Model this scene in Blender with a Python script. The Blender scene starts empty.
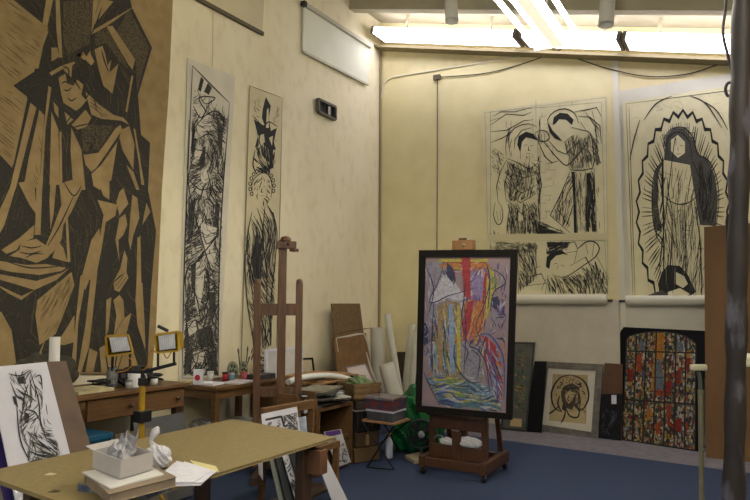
import bpy, bmesh, math, random
from mathutils import Vector, Matrix
from mathutils.geometry import tessellate_polygon
C = bpy.context.scene.collection
S = bpy.context.scene
# ---------------------------------------------------------------- camera
H = 1.55; FL = 650.0
def cam_axes(yaw, p, r):
    yaw, p, r = map(math.radians, (yaw, p, r))
    f = Vector((math.sin(yaw)*math.cos(p), math.cos(yaw)*math.cos(p), math.sin(p)))
    rt = Vector((math.cos(yaw), -math.sin(yaw), 0)); up = rt.cross(f)
    return math.cos(r)*rt + math.sin(r)*up, -math.sin(r)*rt + math.cos(r)*up, f
AX = cam_axes(-30, 4.8, .4)
cd = bpy.data.cameras.new('camera'); cam = bpy.data.objects.new('camera', cd); C.objects.link(cam)
cd.sensor_width = 36; cd.lens = 36*FL/750; cd.clip_start = .05
m = Matrix((AX[0], AX[1], -AX[2])).transposed().to_4x4(); m.translation = (0, 0, H); cam.matrix_world = m
S.camera = cam
# ---------------------------------------------------------------- light
w = bpy.data.worlds.new('world'); S.world = w; w.use_nodes = True
w.node_tree.nodes['Background'].inputs[0].default_value = (.90, .92, 1, 1)
w.node_tree.nodes['Background'].inputs[1].default_value = .22
S.view_settings.view_transform = 'Standard'; S.view_settings.look = 'None'
S.view_settings.gamma = 1; S.view_settings.use_curve_mapping = False
S.view_settings.exposure = 1.32
TUBE = 9.0        # strength of the fluorescent tubes
XL, YB, XR, YF = -4.75, 8.35, 3.2, -3.0
def roof(x): return 5.50 - .232*(x - XL)          # level of the ledge under the sloping roof
# ---------------------------------------------------------------- helpers
def lin(v): v /= 255.0; return v/12.92 if v <= .04045 else ((v+.055)/1.055)**2.4
def col(r, g, b): return (lin(r), lin(g), lin(b), 1)
MC = {}
def mat(name, c1, c2=None, scale=8, rough=.7, bump=0, stretch=(1,1,1), metal=0, detail=4, emit=0, alpha=None, lo=.35, hi=.65, spec=None):
    if name in MC: return MC[name]
    m = bpy.data.materials.new(name); m.use_nodes = True; nt = m.node_tree; N = nt.nodes; L = nt.links
    b = N['Principled BSDF']; b.inputs['Roughness'].default_value = rough; b.inputs['Metallic'].default_value = metal
    b.inputs['Base Color'].default_value = col(*c1)
    if spec is not None: b.inputs['Specular IOR Level'].default_value = spec
    if c2 or bump:
        tc = N.new('ShaderNodeTexCoord'); mp = N.new('ShaderNodeMapping'); mp.inputs['Scale'].default_value = stretch
        nz = N.new('ShaderNodeTexNoise'); nz.inputs['Scale'].default_value = scale; nz.inputs['Detail'].default_value = detail
        L.new(tc.outputs['Object'], mp.inputs[0]); L.new(mp.outputs[0], nz.inputs['Vector'])
        if c2:
            cr = N.new('ShaderNodeValToRGB'); cr.color_ramp.elements[0].position = lo; cr.color_ramp.elements[1].position = hi
            cr.color_ramp.elements[0].color = col(*c1); cr.color_ramp.elements[1].color = col(*c2)
            L.new(nz.outputs[0], cr.inputs[0]); L.new(cr.outputs[0], b.inputs['Base Color'])
        if bump:
            bp = N.new('ShaderNodeBump'); bp.inputs['Strength'].default_value = bump; bp.inputs['Distance'].default_value = .01
            L.new(nz.outputs[0], bp.inputs['Height']); L.new(bp.outputs[0], b.inputs['Normal'])
    if emit:
        b.inputs['Emission Color'].default_value = col(*c1); b.inputs['Emission Strength'].default_value = emit
    if alpha is not None: b.inputs['Transmission Weight'].default_value = alpha
    MC[name] = m; return m
def ray(px, py):
    return (AX[2]*FL + AX[0]*(px-375) - AX[1]*(py-250)).normalized()
O = Vector((0, 0, H))
EP = [0]
def eps(): EP[0] = (EP[0]+1) % 45; return EP[0]*1.1e-5
class Plane:
    def __init__(s, p, n): s.p = Vector(p); s.n = Vector(n).normalized(); s.n = -s.n if (O-s.p).dot(s.n) < 0 else s.n
    def hit(s, px, py, off=0):
        d = ray(px, py); v = O + d*((s.p-O).dot(s.n)/d.dot(s.n)); return v + s.n*off
def onX(v, off=0): return Plane((v, 0, 0), (1, 0, 0))
def onY(v): return Plane((0, v, 0), (0, 1, 0))
def onZ(v): return Plane((0, 0, v), (0, 0, 1))
def lean(a, b, deg, z=0):
    """plane through two points on a level surface (photo pixels), tilted back from upright"""
    A = onZ(z).hit(*a); B = onZ(z).hit(*b); u = (B-A).normalized(); n = Vector((0,0,1)).cross(u)
    if n.dot(O-A) < 0: n = -n
    n.z = 0; n.normalize(); t = math.radians(deg)
    up = Vector((0,0,math.cos(t))) - n*math.sin(t)
    return Plane(A, u.cross(up))
def pts(s): return [tuple(float(q) for q in p.split(',')) for p in s.split()]
class MB:
    def __init__(s): s.v = []; s.f = []; s.m = []; s.mats = []; s.mi = 0; s.smooth = []
    def use(s, m):
        if m not in s.mats: s.mats.append(m)
        s.mi = s.mats.index(m); return s
    def add(s, vs, fs, smooth=False):
        o = len(s.v); s.v += [Vector(v) for v in vs]
        for f in fs: s.f.append([i+o for i in f]); s.m.append(s.mi); s.smooth.append(smooth)
        return s
    def box(s, lo, hi, M=None):
        (a,b,c),(d,e,f) = lo, hi
        vs = [Vector(p) for p in ((a,b,c),(d,b,c),(d,e,c),(a,e,c),(a,b,f),(d,b,f),(d,e,f),(a,e,f))]
        if M: vs = [M@v for v in vs]
        return s.add(vs, [(0,3,2,1),(4,5,6,7),(0,1,5,4),(1,2,6,5),(2,3,7,6),(3,0,4,7)])
    def bar(s, p, q, w, h, side=None):
        p, q = Vector(p), Vector(q); d = (q-p).normalized()
        a = Vector(side).normalized() if side else (Vector((0,0,1)) if abs(d.z) < .9 else Vector((0,1,0)))
        x = d.cross(a).normalized(); y = x.cross(d).normalized(); vs = []
        for c in (p, q):
            for i, j in ((-1,-1),(1,-1),(1,1),(-1,1)): vs.append(c + x*(w/2*i) + y*(h/2*j))
        return s.add(vs, [(3,2,1,0),(4,5,6,7),(0,1,5,4),(1,2,6,5),(2,3,7,6),(3,0,4,7)])
    def tube(s, path, r, n=10, cap=True, r2=None):
        path = [Vector(p) for p in path]; k = len(path); vs = []; fs = []; x = None
        for i, p in enumerate(path):
            d = (path[min(i+1,k-1)] - path[max(i-1,0)]).normalized()
            if x is None: x = d.cross(Vector((0,0,1)) if abs(d.z) < .9 else Vector((1,0,0))).normalized()
            else: x = (x - d*x.dot(d)).normalized()
            y = d.cross(x); rr = r[i] if isinstance(r, (list, tuple)) else (r if r2 is None else r + (r2-r)*i/(k-1))
            for j in range(n): a = 2*math.pi*j/n; vs.append(p + (x*math.cos(a) + y*math.sin(a))*rr)
        for i in range(k-1):
            for j in range(n): fs.append((i*n+j, i*n+(j+1)%n, (i+1)*n+(j+1)%n, (i+1)*n+j))
        s.add(vs, fs, True)
        if cap: s.add(vs[:n], [tuple(range(n))[::-1]]); s.add(vs[-n:], [tuple(range(n))])
        return s
    def lathe(s, c, prof, n=20, ax=(0,0,1)):
        c = Vector(c); z = Vector(ax).normalized(); x = z.orthogonal().normalized(); y = z.cross(x); vs = []; fs = []
        for r, h in prof:
            for j in range(n): a = 2*math.pi*j/n; vs.append(c + z*h + (x*math.cos(a)+y*math.sin(a))*r)
        for i in range(len(prof)-1):
            for j in range(n): fs.append((i*n+j, i*n+(j+1)%n, (i+1)*n+(j+1)%n, (i+1)*n+j))
        return s.add(vs, fs, True)
    def poly(s, ps): return s.add(ps, tess(ps))
    def slab(s, ps, t, n=None):
        """solid with the outline ps (3-D, one plane) and thickness t away from the viewer side n"""
        ps = [Vector(p) for p in ps]; n = Vector(n).normalized(); k = len(ps); tr = tess(ps)
        s.add(ps, tr); s.add([p - n*t for p in ps], [x[::-1] for x in tr])
        for i in range(k): j = (i+1) % k; s.add([ps[i], ps[j], ps[j]-n*t, ps[i]-n*t], [(0,1,2,3)])
        return s
    # ---- ink and paint on a plane, coordinates read off the photograph
    def ink(s, pl, P, off=.002, m=None):
        if m: s.use(m)
        if isinstance(P, str): P = pts(P)
        off += eps()
        return s.poly([pl.hit(x, y, off) for x, y in P])
    def line(s, pl, P, w=1.0, off=.002, m=None, taper=True):
        if m: s.use(m)
        if isinstance(P, str): P = pts(P)
        k = len(P); vs = []; off += eps()
        for i, (x, y) in enumerate(P):
            a, b = P[max(i-1,0)], P[min(i+1,k-1)]; dx, dy = b[0]-a[0], b[1]-a[1]; l = math.hypot(dx, dy) or 1
            t = i/(k-1); ww = w/2*((.35+.65*math.sin(math.pi*min(1,max(0,t)))) if taper else 1)
            vs += [pl.hit(x-dy/l*ww, y+dx/l*ww, off), pl.hit(x+dy/l*ww, y-dx/l*ww, off)]
        return s.add(vs, [(2*i, 2*i+1, 2*i+3, 2*i+2) for i in range(k-1)])
    def lines(s, pl, T, w=1.0, off=.002, m=None, smooth=True):
        for r in T.strip().split(';'):
            if r.strip():
                p = pts(r); s.line(pl, curve(p) if smooth and len(p) > 2 else p, w, off, m)
        return s
    def fill(s, pl, region, n, ang, ln=14, w=.8, seed=1, amp=.6, f=.06, off=.002, ms=None, wj=.6, jit=.15):
        """woodcut-like flowing marks kept inside a region"""
        R = random.Random(seed)
        if isinstance(region, str): region = pts(region)
        xs = [p[0] for p in region]; ys = [p[1] for p in region]; k = 0; tries = 0
        while k < n and tries < n*12:
            tries += 1; x = R.uniform(min(xs), max(xs)); y = R.uniform(min(ys), max(ys))
            if not inside(x, y, region): continue
            P = [(x, y)]; j = R.uniform(-jit, jit); L = ln*R.uniform(.4, 1.3); st = max(1.5, L/7)
            for q in range(int(L/st)):
                a = math.radians(ang) + j + amp*(math.sin(f*x*1.3+seed) + math.sin(f*y+seed*2.1+f*x*.5))
                x += math.cos(a)*st; y += math.sin(a)*st
                if not inside(x, y, region): break
                P.append((x, y))
            if len(P) < 3: continue
            if ms: s.use(R.choice(ms))
            s.line(pl, P, w*R.uniform(1-wj, 1+wj), off + R.choice((0, .0006, .0012)) if ms else off); k += 1
        return s
    def build(s, name, m=None, parent=None, bevel=0, origin=None, solid=0):
        if origin is None:
            a = [min(v[i] for v in s.v) for i in range(3)]; b = [max(v[i] for v in s.v) for i in range(3)]
            origin = Vector(((a[0]+b[0])/2, (a[1]+b[1])/2, a[2]))
        origin = Vector(origin); me = bpy.data.meshes.new(name)
        me.from_pydata([v-origin for v in s.v], [], s.f)
        for mm in (s.mats if s.mats else [m]): me.materials.append(mm)
        for p, i, sm in zip(me.polygons, s.m, s.smooth): p.material_index = i if s.mats else 0; p.use_smooth = sm
        me.update(); o = bpy.data.objects.new(name, me); C.objects.link(o); o.location = origin
        if parent: o.parent = parent; o.location = origin - wloc(parent)
        if bevel:
            bm = bmesh.new(); bm.from_mesh(me); bmesh.ops.remove_doubles(bm, verts=bm.verts, dist=1e-6); bm.to_mesh(me); bm.free()
            b = o.modifiers.new('bevel', 'BEVEL'); b.width = bevel; b.segments = 2; b.limit_method = 'ANGLE'; b.angle_limit = .9
        return o
def wloc(o):
    v = Vector(o.location)
    while o.parent: o = o.parent; v = v + o.location
    return v
def tess(ps):
    n = Vector((0,0,0)); k = len(ps)
    if k == 3: return [(0,1,2)]
    return [tuple(t) for t in tessellate_polygon([[Vector(p) for p in ps]])]
def inside(x, y, P):
    c = False; j = len(P)-1
    for i in range(len(P)):
        if (P[i][1] > y) != (P[j][1] > y) and x < (P[j][0]-P[i][0])*(y-P[i][1])/(P[j][1]-P[i][1])+P[i][0]: c = not c
        j = i
    return c
def curve(P, n=5):
    out = []; k = len(P)
    for i in range(k-1):
        p0, p1, p2, p3 = [P[max(0,min(k-1,j))] for j in (i-1,i,i+1,i+2)]
        for s in range(n):
            t = s/n; out.append(tuple(.5*((2*p1[a])+(-p0[a]+p2[a])*t+(2*p0[a]-5*p1[a]+4*p2[a]-p3[a])*t*t+(-p0[a]+3*p1[a]-3*p2[a]+p3[a])*t**3) for a in range(len(p1))))
    out.append(tuple(P[-1])); return out
def tag(o, label, cat, group=None, kind=None):
    o['label'] = label; o['category'] = cat
    if group: o['group'] = group
    if kind: o['kind'] = kind
    return o
def struct(o): o['kind'] = 'structure'; return o
def thing(name, label, cat, loc, group=None):
    o = bpy.data.objects.new(name, None); C.objects.link(o); o.location = loc; o.empty_display_size = .1
    return tag(o, label, cat, group)
def dup(o, loc=None, parent=None, label=None, rz=0):
    c = o.copy(); C.objects.link(c)
    if parent: c.parent = parent
    else:
        if loc: c.location = loc
        c.rotation_euler.z += rz
        if label: c['label'] = label
    for ch in list(o.children): dup(ch, parent=c)
    return c
# ---------------------------------------------------------------- materials
wood_o = mat('orange_wood', (88,62,34), (112,80,46), 6, .5, .15, (1,1,9))
wood_d = mat('dark_wood', (54,38,25), (72,51,34), 7, .5, .15, (8,8,1))
wood_e = mat('easel_wood', (80,54,30), (102,70,42), 7, .45, .1, (8,8,1))
hard = mat('hardboard', (124,109,72), (136,120,80), 40, .6, .05)
chip = mat('brown_board', (108,82,52), (128,98,64), 22, .8, .1)
cardb = mat('cardboard', (146,108,66), (160,120,76), 5, .85)
black = mat('black_paint', (18,17,18), rough=.6, spec=.2)
blackm = mat('black_metal', (30,30,32), rough=.4, metal=.3)
white = mat('white_paper', (214,214,214), (204,204,206), 6, .8)
cream = mat('cream_paper', (212,202,166), (202,190,152), 5, .85)
ink_m = mat('ink', (24,23,22), (40,38,36), 60, .8)
inkg = mat('grey_ink', (84,82,76), (64,62,58), 60, .8)
tan = mat('tan_paper', (134,112,72), (148,126,84), 9, .85)
tan_hatch = mat('tan_shading', (92,74,44), rough=.85)
ink_w = mat('mottled_ink', (32,30,24), (52,48,38), 90, .85)
ink_mid = mat('mottled_mid_ink', (48,43,32), (92,80,54), 70, .85, detail=6)
steel = mat('steel', (150,150,150), rough=.35, metal=.8)
def wall_mat(name, a, b, st):
    m = mat(name, a, b, 1.3, .85, .25, (1,1,.6), detail=8, lo=.3, hi=.72)
    nt = m.node_tree; N = nt.nodes; L = nt.links; b_ = N['Principled BSDF']
    tc = [n for n in N if n.type == 'TEX_COORD'][0]; prev = b_.inputs['Base Color'].links[0].from_socket
    n2 = N.new('ShaderNodeTexNoise'); n2.inputs['Scale'].default_value = 9; n2.inputs['Detail'].default_value = 8
    mp = N.new('ShaderNodeMapping'); mp.inputs['Scale'].default_value = (1,1,.6); L.new(tc.outputs['Object'], mp.inputs[0]); L.new(mp.outputs[0], n2.inputs['Vector'])
    r = N.new('ShaderNodeValToRGB'); r.color_ramp.elements[0].position = .5; r.color_ramp.elements[1].position = .72
    r.color_ramp.elements[0].color = (0,0,0,1); r.color_ramp.elements[1].color = (.35,.35,.35,1); L.new(n2.outputs[0], r.inputs[0])
    mx = N.new('ShaderNodeMix'); mx.data_type = 'RGBA'; L.new(r.outputs[0], mx.inputs[0]); L.new(prev, mx.inputs[6]); mx.inputs[7].default_value = col(*st)
    L.new(mx.outputs[2], b_.inputs['Base Color']); return m
wall_l = wall_mat('left_plaster', (216,206,172), (224,216,186), (192,178,138))
wall_b = wall_mat('back_plaster', (218,204,156), (224,212,168), (200,184,134))
ceil_m = mat('ceiling_paint', (192,184,154), (202,194,166), 3, .9)
beam_m = mat('beam_paint', (164,156,130), (174,166,138), 3, .9)
# ---------------------------------------------------------------- room shell
def shell():
    zt = 5.62
    b = MB().box((XL, YF, -.06), (XR, YB, -.03)); struct(b.build('floor', mat('concrete', (104,102,104), (122,118,118), 12, .9, .1)))
    def wl(name, lo, hi, m): struct(MB().box(lo, hi).build(name, m))
    wl('wall_left', (XL-.15, YF, -.06), (XL, YB+.15, 6.1), wall_l)
    wl('wall_back', (XL, YB, -.06), (XR+.15, YB+.15, 6.0), wall_b)
    wl('wall_right', (XR, YF, -.06), (XR+.15, YB, 4.2), wall_b)
    b = MB(); t = .34; x1 = XR+.15
    b.add([(XL-.15,YF,roof(XL-.15)+t),(x1,YF,roof(x1)+t),(x1,YB+.15,roof(x1)+t),(XL-.15,YB+.15,roof(XL-.15)+t)], [(0,1,2,3)])
    b.slab(b.v[:4], .1, (0,0,-1)); struct(b.build('ceiling', ceil_m))
    for k, (y, d) in enumerate(((7.45,.15),(5.75,.22),(4.0,.22),(2.2,.22),(.4,.22),(-1.4,.22))):
        b = MB(); x0 = XL; z0 = roof(x0)+t; z1 = roof(XR)+t
        b.add([(x0,y,z0-d),(XR,y,z1-d),(XR,y+.14,z1-d),(x0,y+.14,z0-d),(x0,y,z0),(XR,y,z1),(XR,y+.14,z1),(x0,y+.14,z0)],
              [(0,3,2,1),(4,5,6,7),(0,1,5,4),(1,2,6,5),(2,3,7,6),(3,0,4,7)])
        struct(b.build('trim_%d' % (k+1), beam_m))
    # ledge below the strip lights along the back wall
    b = MB(); z0 = roof(XL)-.07; z1 = roof(XR)-.07; yl = YB-.2
    b.add([(XL,yl,z0-.035),(XR,yl,z1-.035),(XR,YB,z1-.035),(XL,YB,z0-.035),(XL,yl,z0),(XR,yl,z1),(XR,YB,z1),(XL,YB,z0)],
          [(0,3,2,1),(4,5,6,7),(0,1,5,4),(1,2,6,5),(2,3,7,6),(3,0,4,7)])
    struct(b.build('trim_7', mat('ledge', (128,116,84), rough=.8)))
    # carpet
    A = onZ(0).hit(510,441); B = onZ(0).hit(700,466.5); s = (B.y-A.y)/(B.x-A.x)
    b = MB(); f = lambda x: A.y + s*(x-A.x)
    b.slab([(XL,YF,0),(XR,YF,0),(XR,f(XR),0),(XL,f(XL),0)], .03, (0,0,1))
    cm = mat('blue_carpet', (32,46,72), (44,58,88), 130, .95, .4, detail=6)
    tag(b.build('carpet', cm), 'worn blue carpet covering the studio floor up to the grey concrete strip', 'carpet')
    b = MB(); b.slab([(XL,f(XL)+.001,0),(XR,f(XR)+.001,0),(XR,YB,0),(XL,YB,0)], .03, (0,0,1))
    struct(b.build('trim_8', mat('concrete_strip', (104,100,104), (120,114,118), 14, .9, .1)))
shell()
PL = Plane((XL+.004,0,0),(1,0,0)); PB = Plane((0,YB-.004,0),(0,1,0))
# ---------------------------------------------------------------- lamps
tube_m = mat('tube', (236,232,255), emit=TUBE)
def slanted(p, ang): return Matrix.Translation(p) @ Matrix.Rotation(ang, 4, 'Y')
SL = math.atan(.232)
def strip_light(x0, x1, label, tubes=2):
    y0, y1 = 7.86, 8.24; xm = (x0+x1)/2; z = roof(xm)
    M = slanted((xm, (y0+y1)/2, z), SL); L = (x1-x0)/2/math.cos(SL)-.012; W = (y1-y0)/2
    t = thing('fluorescent_fixture', label, 'ceiling light', (xm, (y0+y1)/2, z), 'fluorescent strip lights along the back wall')
    b = MB().box((-L,-.035,.10),(L,.035,.14),M); b.box((-L,W-.015,0),(L,W,.09),M)
    for sx in (-1,1): MB().box((sx*L-.022,-W-.004,-.008),(sx*L+.022,W,.1),M).build('end_cap', mat('end_cap',(112,104,96),rough=.6), t)
    b.build('housing', mat('light_housing', (190,190,196), rough=.5), t, 0)
    for k in range(4):
        y = -W + W*2*(k+.5)/4; b = MB().tube([M@Vector((-L+.03,y,.045)), M@Vector((L-.03,y,.045))], .022, 8); b.build('tube', mat('strip_tube', (250,244,228), emit=TUBE*.16), t)
    b = MB().box((-L+.02,-W+.012,-.004),(L-.02,W-.015,0),M); b.box((-L+.02,-W,-.004),(L-.02,-W+.011,.088),M)
    b.build('diffuser', mat('diffuser', (240,238,255), emit=TUBE*.42), t)
    # stub brackets to the roof
    for sx in (-.6,.6): MB().box((L*sx-.02,-.02,.14),(L*sx+.02,.02,.335),M).build('bracket', beam_m, t)
strip_light(XL+.12, -2.50, 'long fluorescent strip light above the back wall, left end in the corner')
strip_light(-2.44, -1.24, 'middle fluorescent strip light above the back wall, behind the hanging lamp')
strip_light(-1.20, .45, 'fluorescent strip light above the back wall, right end behind the post')
strip_light(.5, 2.9, 'fluorescent strip light above the back wall beyond the post')
def hanging(x, y1, z, ln, label):
    W = .2; t = thing('hanging_light', label, 'ceiling light', (x, y1-ln/2, z), 'hanging fluorescent lamps')
    b = MB().box((x-.05,y1-ln,z+.05),(x+.05,y1,z+.07)); b.box((x-W,y1-.015,z-.02),(x+W,y1,z+.05)); b.box((x-W,y1-ln,z-.02),(x+W,y1-ln+.015,z+.05))
    pass
    b.build('housing', mat('light_housing', (190,190,196)), t)
    b = MB().box((x-.045,y1-ln+.02,z-.03),(x+.045,y1-.02,z+.05)); b.build('ballast_cover', mat('cover', (222,216,190), rough=.5, emit=.5), t)
    for k in (-.175,-.08,.08,.175):
        MB().tube([(x+k,y1-ln+.02,z),(x+k,y1-.02,z)], .019, 8).build('tube', mat('bare_tube', (250,244,232), emit=TUBE*2.5), t)
    for yy in (y1-.35, y1-ln+.35):
        MB().tube([(x,yy,z+.07),(x,yy,roof(x)+.335)], .006, 6).build('chain', steel, t)
    return t
p = onZ(3.68).hit(559, 44.5)
h1 = hanging(p.x, p.y, 3.68, 2.5, 'hanging fluorescent lamp with bare tubes over the middle of the studio')
hanging(p.x+1.9, 2.0, 3.4, 2.5, 'hanging fluorescent lamp nearer the camera on the right')  # unseen lamp, added to raise the general light from the right
hanging(p.x, .0, 3.68, 2.4, 'hanging fluorescent lamp behind the camera')  # another added lamp, never in view, brightens the room from behind
def spot(px, py, label, tilt):
    # short cylindrical spot hanging from the beam face
    P = onY(7.0).hit(px, py)
    t = thing('spotlight', label, 'spotlight', P, 'cylinder spotlights under the roof')
    ax = Vector((tilt,-.15,-1)).normalized(); top = P - ax*.42
    b = MB().lathe(P, [(.0,-.36),(.05,-.36),(.078,-.33),(.08,-.02),(.084,0),(.076,0),(.07,-.05),(0,-.06)], 20, ax)
    b.build('can', mat('spot_grey', (206,204,194), rough=.5), t)
    b = MB().tube([P-ax*.34, (P.x-.02,P.y,P.z+.5), (P.x-.02,P.y,roof(P.x)+.335)], .018, 8); b.build('stem', steel, t)
    MB().box((P.x-.08,P.y-.03,P.z+.42),(P.x+.04,P.y+.03,P.z+.46)).build('knob', steel, t)
spot(452, 21, 'grey cylinder spotlight over the back wall, left of the hanging lamp', .12)
spot(606, 25, 'grey cylinder spotlight over the back wall, right of the hanging lamp', -.05)
# ---------------------------------------------------------------- fittings on the walls
def wallbits():
    # white window blind, high on the left wall
    b = MB(); q = [PL.hit(*p, .03) for p in ((301.8,5),(367,47.3),(365.8,85),(301,52))]
    t = thing('window_blind', 'white roller blind high on the left wall near the corner', 'blind', q[3])
    b.slab(q, .02, (1,0,0)); b.build('blind_sheet', mat('blind', (206,206,186), (214,214,194), 2, .8), t)
    b = MB(); b.bar(PL.hit(300.5,4.5,.045), PL.hit(368,47.5,.045), .05, .05); b.build('head_rail', mat('rail', (176,172,150)), t)
    b = MB(); b.bar(PL.hit(301,52.5,.04), PL.hit(366,85.3,.04), .02, .03); b.build('bottom_rail', mat('rail', (176,172,150)), t)
    MB().box(PL.hit(300,5,.03)-Vector((0,.03,.03)), PL.hit(300,5,.09)+Vector((0,.03,.03))).build('bracket', blackm, t)
    # pale sheet with a dark rod further along
    q = [PL.hit(*p, .02) for p in ((150,-60),(262,-60),(261,33),(196,0),(150,-24))]
    t = thing('window_blind', 'dull beige blind with a dark bottom rod above the tall drawings', 'blind', q[3])
    b = MB(); b.slab([PL.hit(*p, .02) for p in ((140,-85),(264,10-30),(261,33),(140,-29))], .015, (1,0,0)); b.build('blind_sheet', mat('beige_blind', (190,180,146), (198,188,154), 3, .85), t)
    b = MB(); b.bar(PL.hit(140,-30,.03), PL.hit(261,34.5,.03), .03, .04); b.build('bottom_rail', mat('rod', (86,74,54)), t)
    # vent
    t = thing('wall_vent', 'small dark metal vent box in the left wall below the white blind', 'vent', PL.hit(325,118))
    b = MB(); F = [(315.8,99.5),(333,107.5),(333,120),(316,112)]
    for i in range(4): b.bar(PL.hit(*F[i],.03), PL.hit(*F[(i+1)%4],.03), .03, .05, (1,0,0))
    b.build('frame', mat('vent_metal', (96,92,82), metal=.4), t)
    b = MB(); b.slab([PL.hit(x,y,.012) for x,y in F], .01, (1,0,0)); b.build('grille', black, t)
    b = MB(); b.slab([PL.hit(x,y,.034) for x,y in ((326,106),(328.5,107),(328.5,117),(326,116))], .01, (1,0,0)); b.build('slat', steel, t)
    # seams of the board lining, thin vertical battens
    for k, (x0,y0,x1,y1) in enumerate(((213.8,5,210,90),(379.6,48,376.5,330))):
        pass
    # canvas sheet covering the back wall
    b = MB(); q = '381.5,300 382,98 384,86 390,79 400,76.5 440,70 480,63.5 520,57.5 570,55.5 606,54 614,54 616,93 620,304 623,437 540,428 460,419 377,410'
    ps = [PB.hit(x,y,.004) for x,y in pts(q)]; b.slab(ps, .006, (0,-1,0))
    b.use(mat('canvas_sheet', (220,208,160), (228,216,170), 3, .85, .3, detail=6)); b.m = [0]*len(b.m); b.mats=[MC['canvas_sheet']]
    tag(b.build('backing_sheet'), 'large cream canvas sheet pinned over the back wall behind the easel', 'sheet')
    t = MB(); t.tube([PB.hit(x,y,.012) for x,y in curve(pts('382,98 384,86 390,79 400,76.5 440,70 480,63.5 520,57.5'))], .012, 6)
    tag(t.build('sheet_edge_tape', mat('tape', (214,208,184))), 'pale taped edge along the top of the canvas sheet', 'tape')
    b = MB(); b.slab([PB.hit(x,y,.012) for x,y in pts('487,299 620,300 623.5,437 486,424')], .004, (0,-1,0)); tag(b.build('backing_sheet', mat('grey_sheet', (206,198,182), (196,188,172), 4, .85)), 'greyish white sheet on the lower back wall under the line print', 'sheet')
    # white lower paper right
    b = MB(); b.slab([PB.hit(x,y,.006) for x,y in pts('612,92 736,73 775,68 775,452 706,445 622,436 622,300')], .005, (0,-1,0))
    tag(b.build('backing_sheet', mat('white_sheet', (204,200,182), (210,206,190), 3, .85)), 'white backing sheet behind the arched print at the right', 'sheet')
    # cables
    cb = mat('cable', (58,48,40), rough=.6)
    def cable(P, label, r=.005, off=.02, cat='cable', m=cb, pl=PB):
        b = MB(); b.tube([pl.hit(x,y,off) for x,y in curve(pts(P),6)], r, 6); tag(b.build('cable', m), label, cat)
    cable('437.5,250 437.8,160 438,78', 'thin vertical cable down the back wall canvas', .006)
    cable('438,77 450,77 490,73 530,62 562,50', 'drooping dashed cable from the vertical cable to the hanging lamp', .007)
    cable('552,50 580,60 612,70 650,77 690,74 726,62', 'long slack cable hanging below the ledge on the right', .007)
    b = MB().box(PB.hit(434.5,81,.0), PB.hit(441,75,.05)); tag(b.build('cable_box', mat('box_metal',(90,80,60))), 'small junction box where the wall cables meet', 'junction box')
    # corner moulding
    b = MB(); b.tube([(XL+.02,YB-.02,.02),(XL+.02,YB-.02,roof(XL)-.12)], .018, 6); struct(b.build('trim_9', mat('corner_strip',(150,136,98))))
    # seam strip between the two big back wall prints
    b = MB(); b.slab([PB.hit(x,y,.012) for x,y in pts('612,60 618,60 626,330 620,330')], .012, (0,-1,0)); struct(b.build('trim_10', mat('white_batten',(214,210,190))))
    b = MB(); b.slab([PL.hit(x,y,.006) for x,y in pts('212.8,9 214,9 209.5,378 208,378')], .004, (1,0,0)); struct(b.build('trim_11', wall_l))
wallbits()
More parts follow.
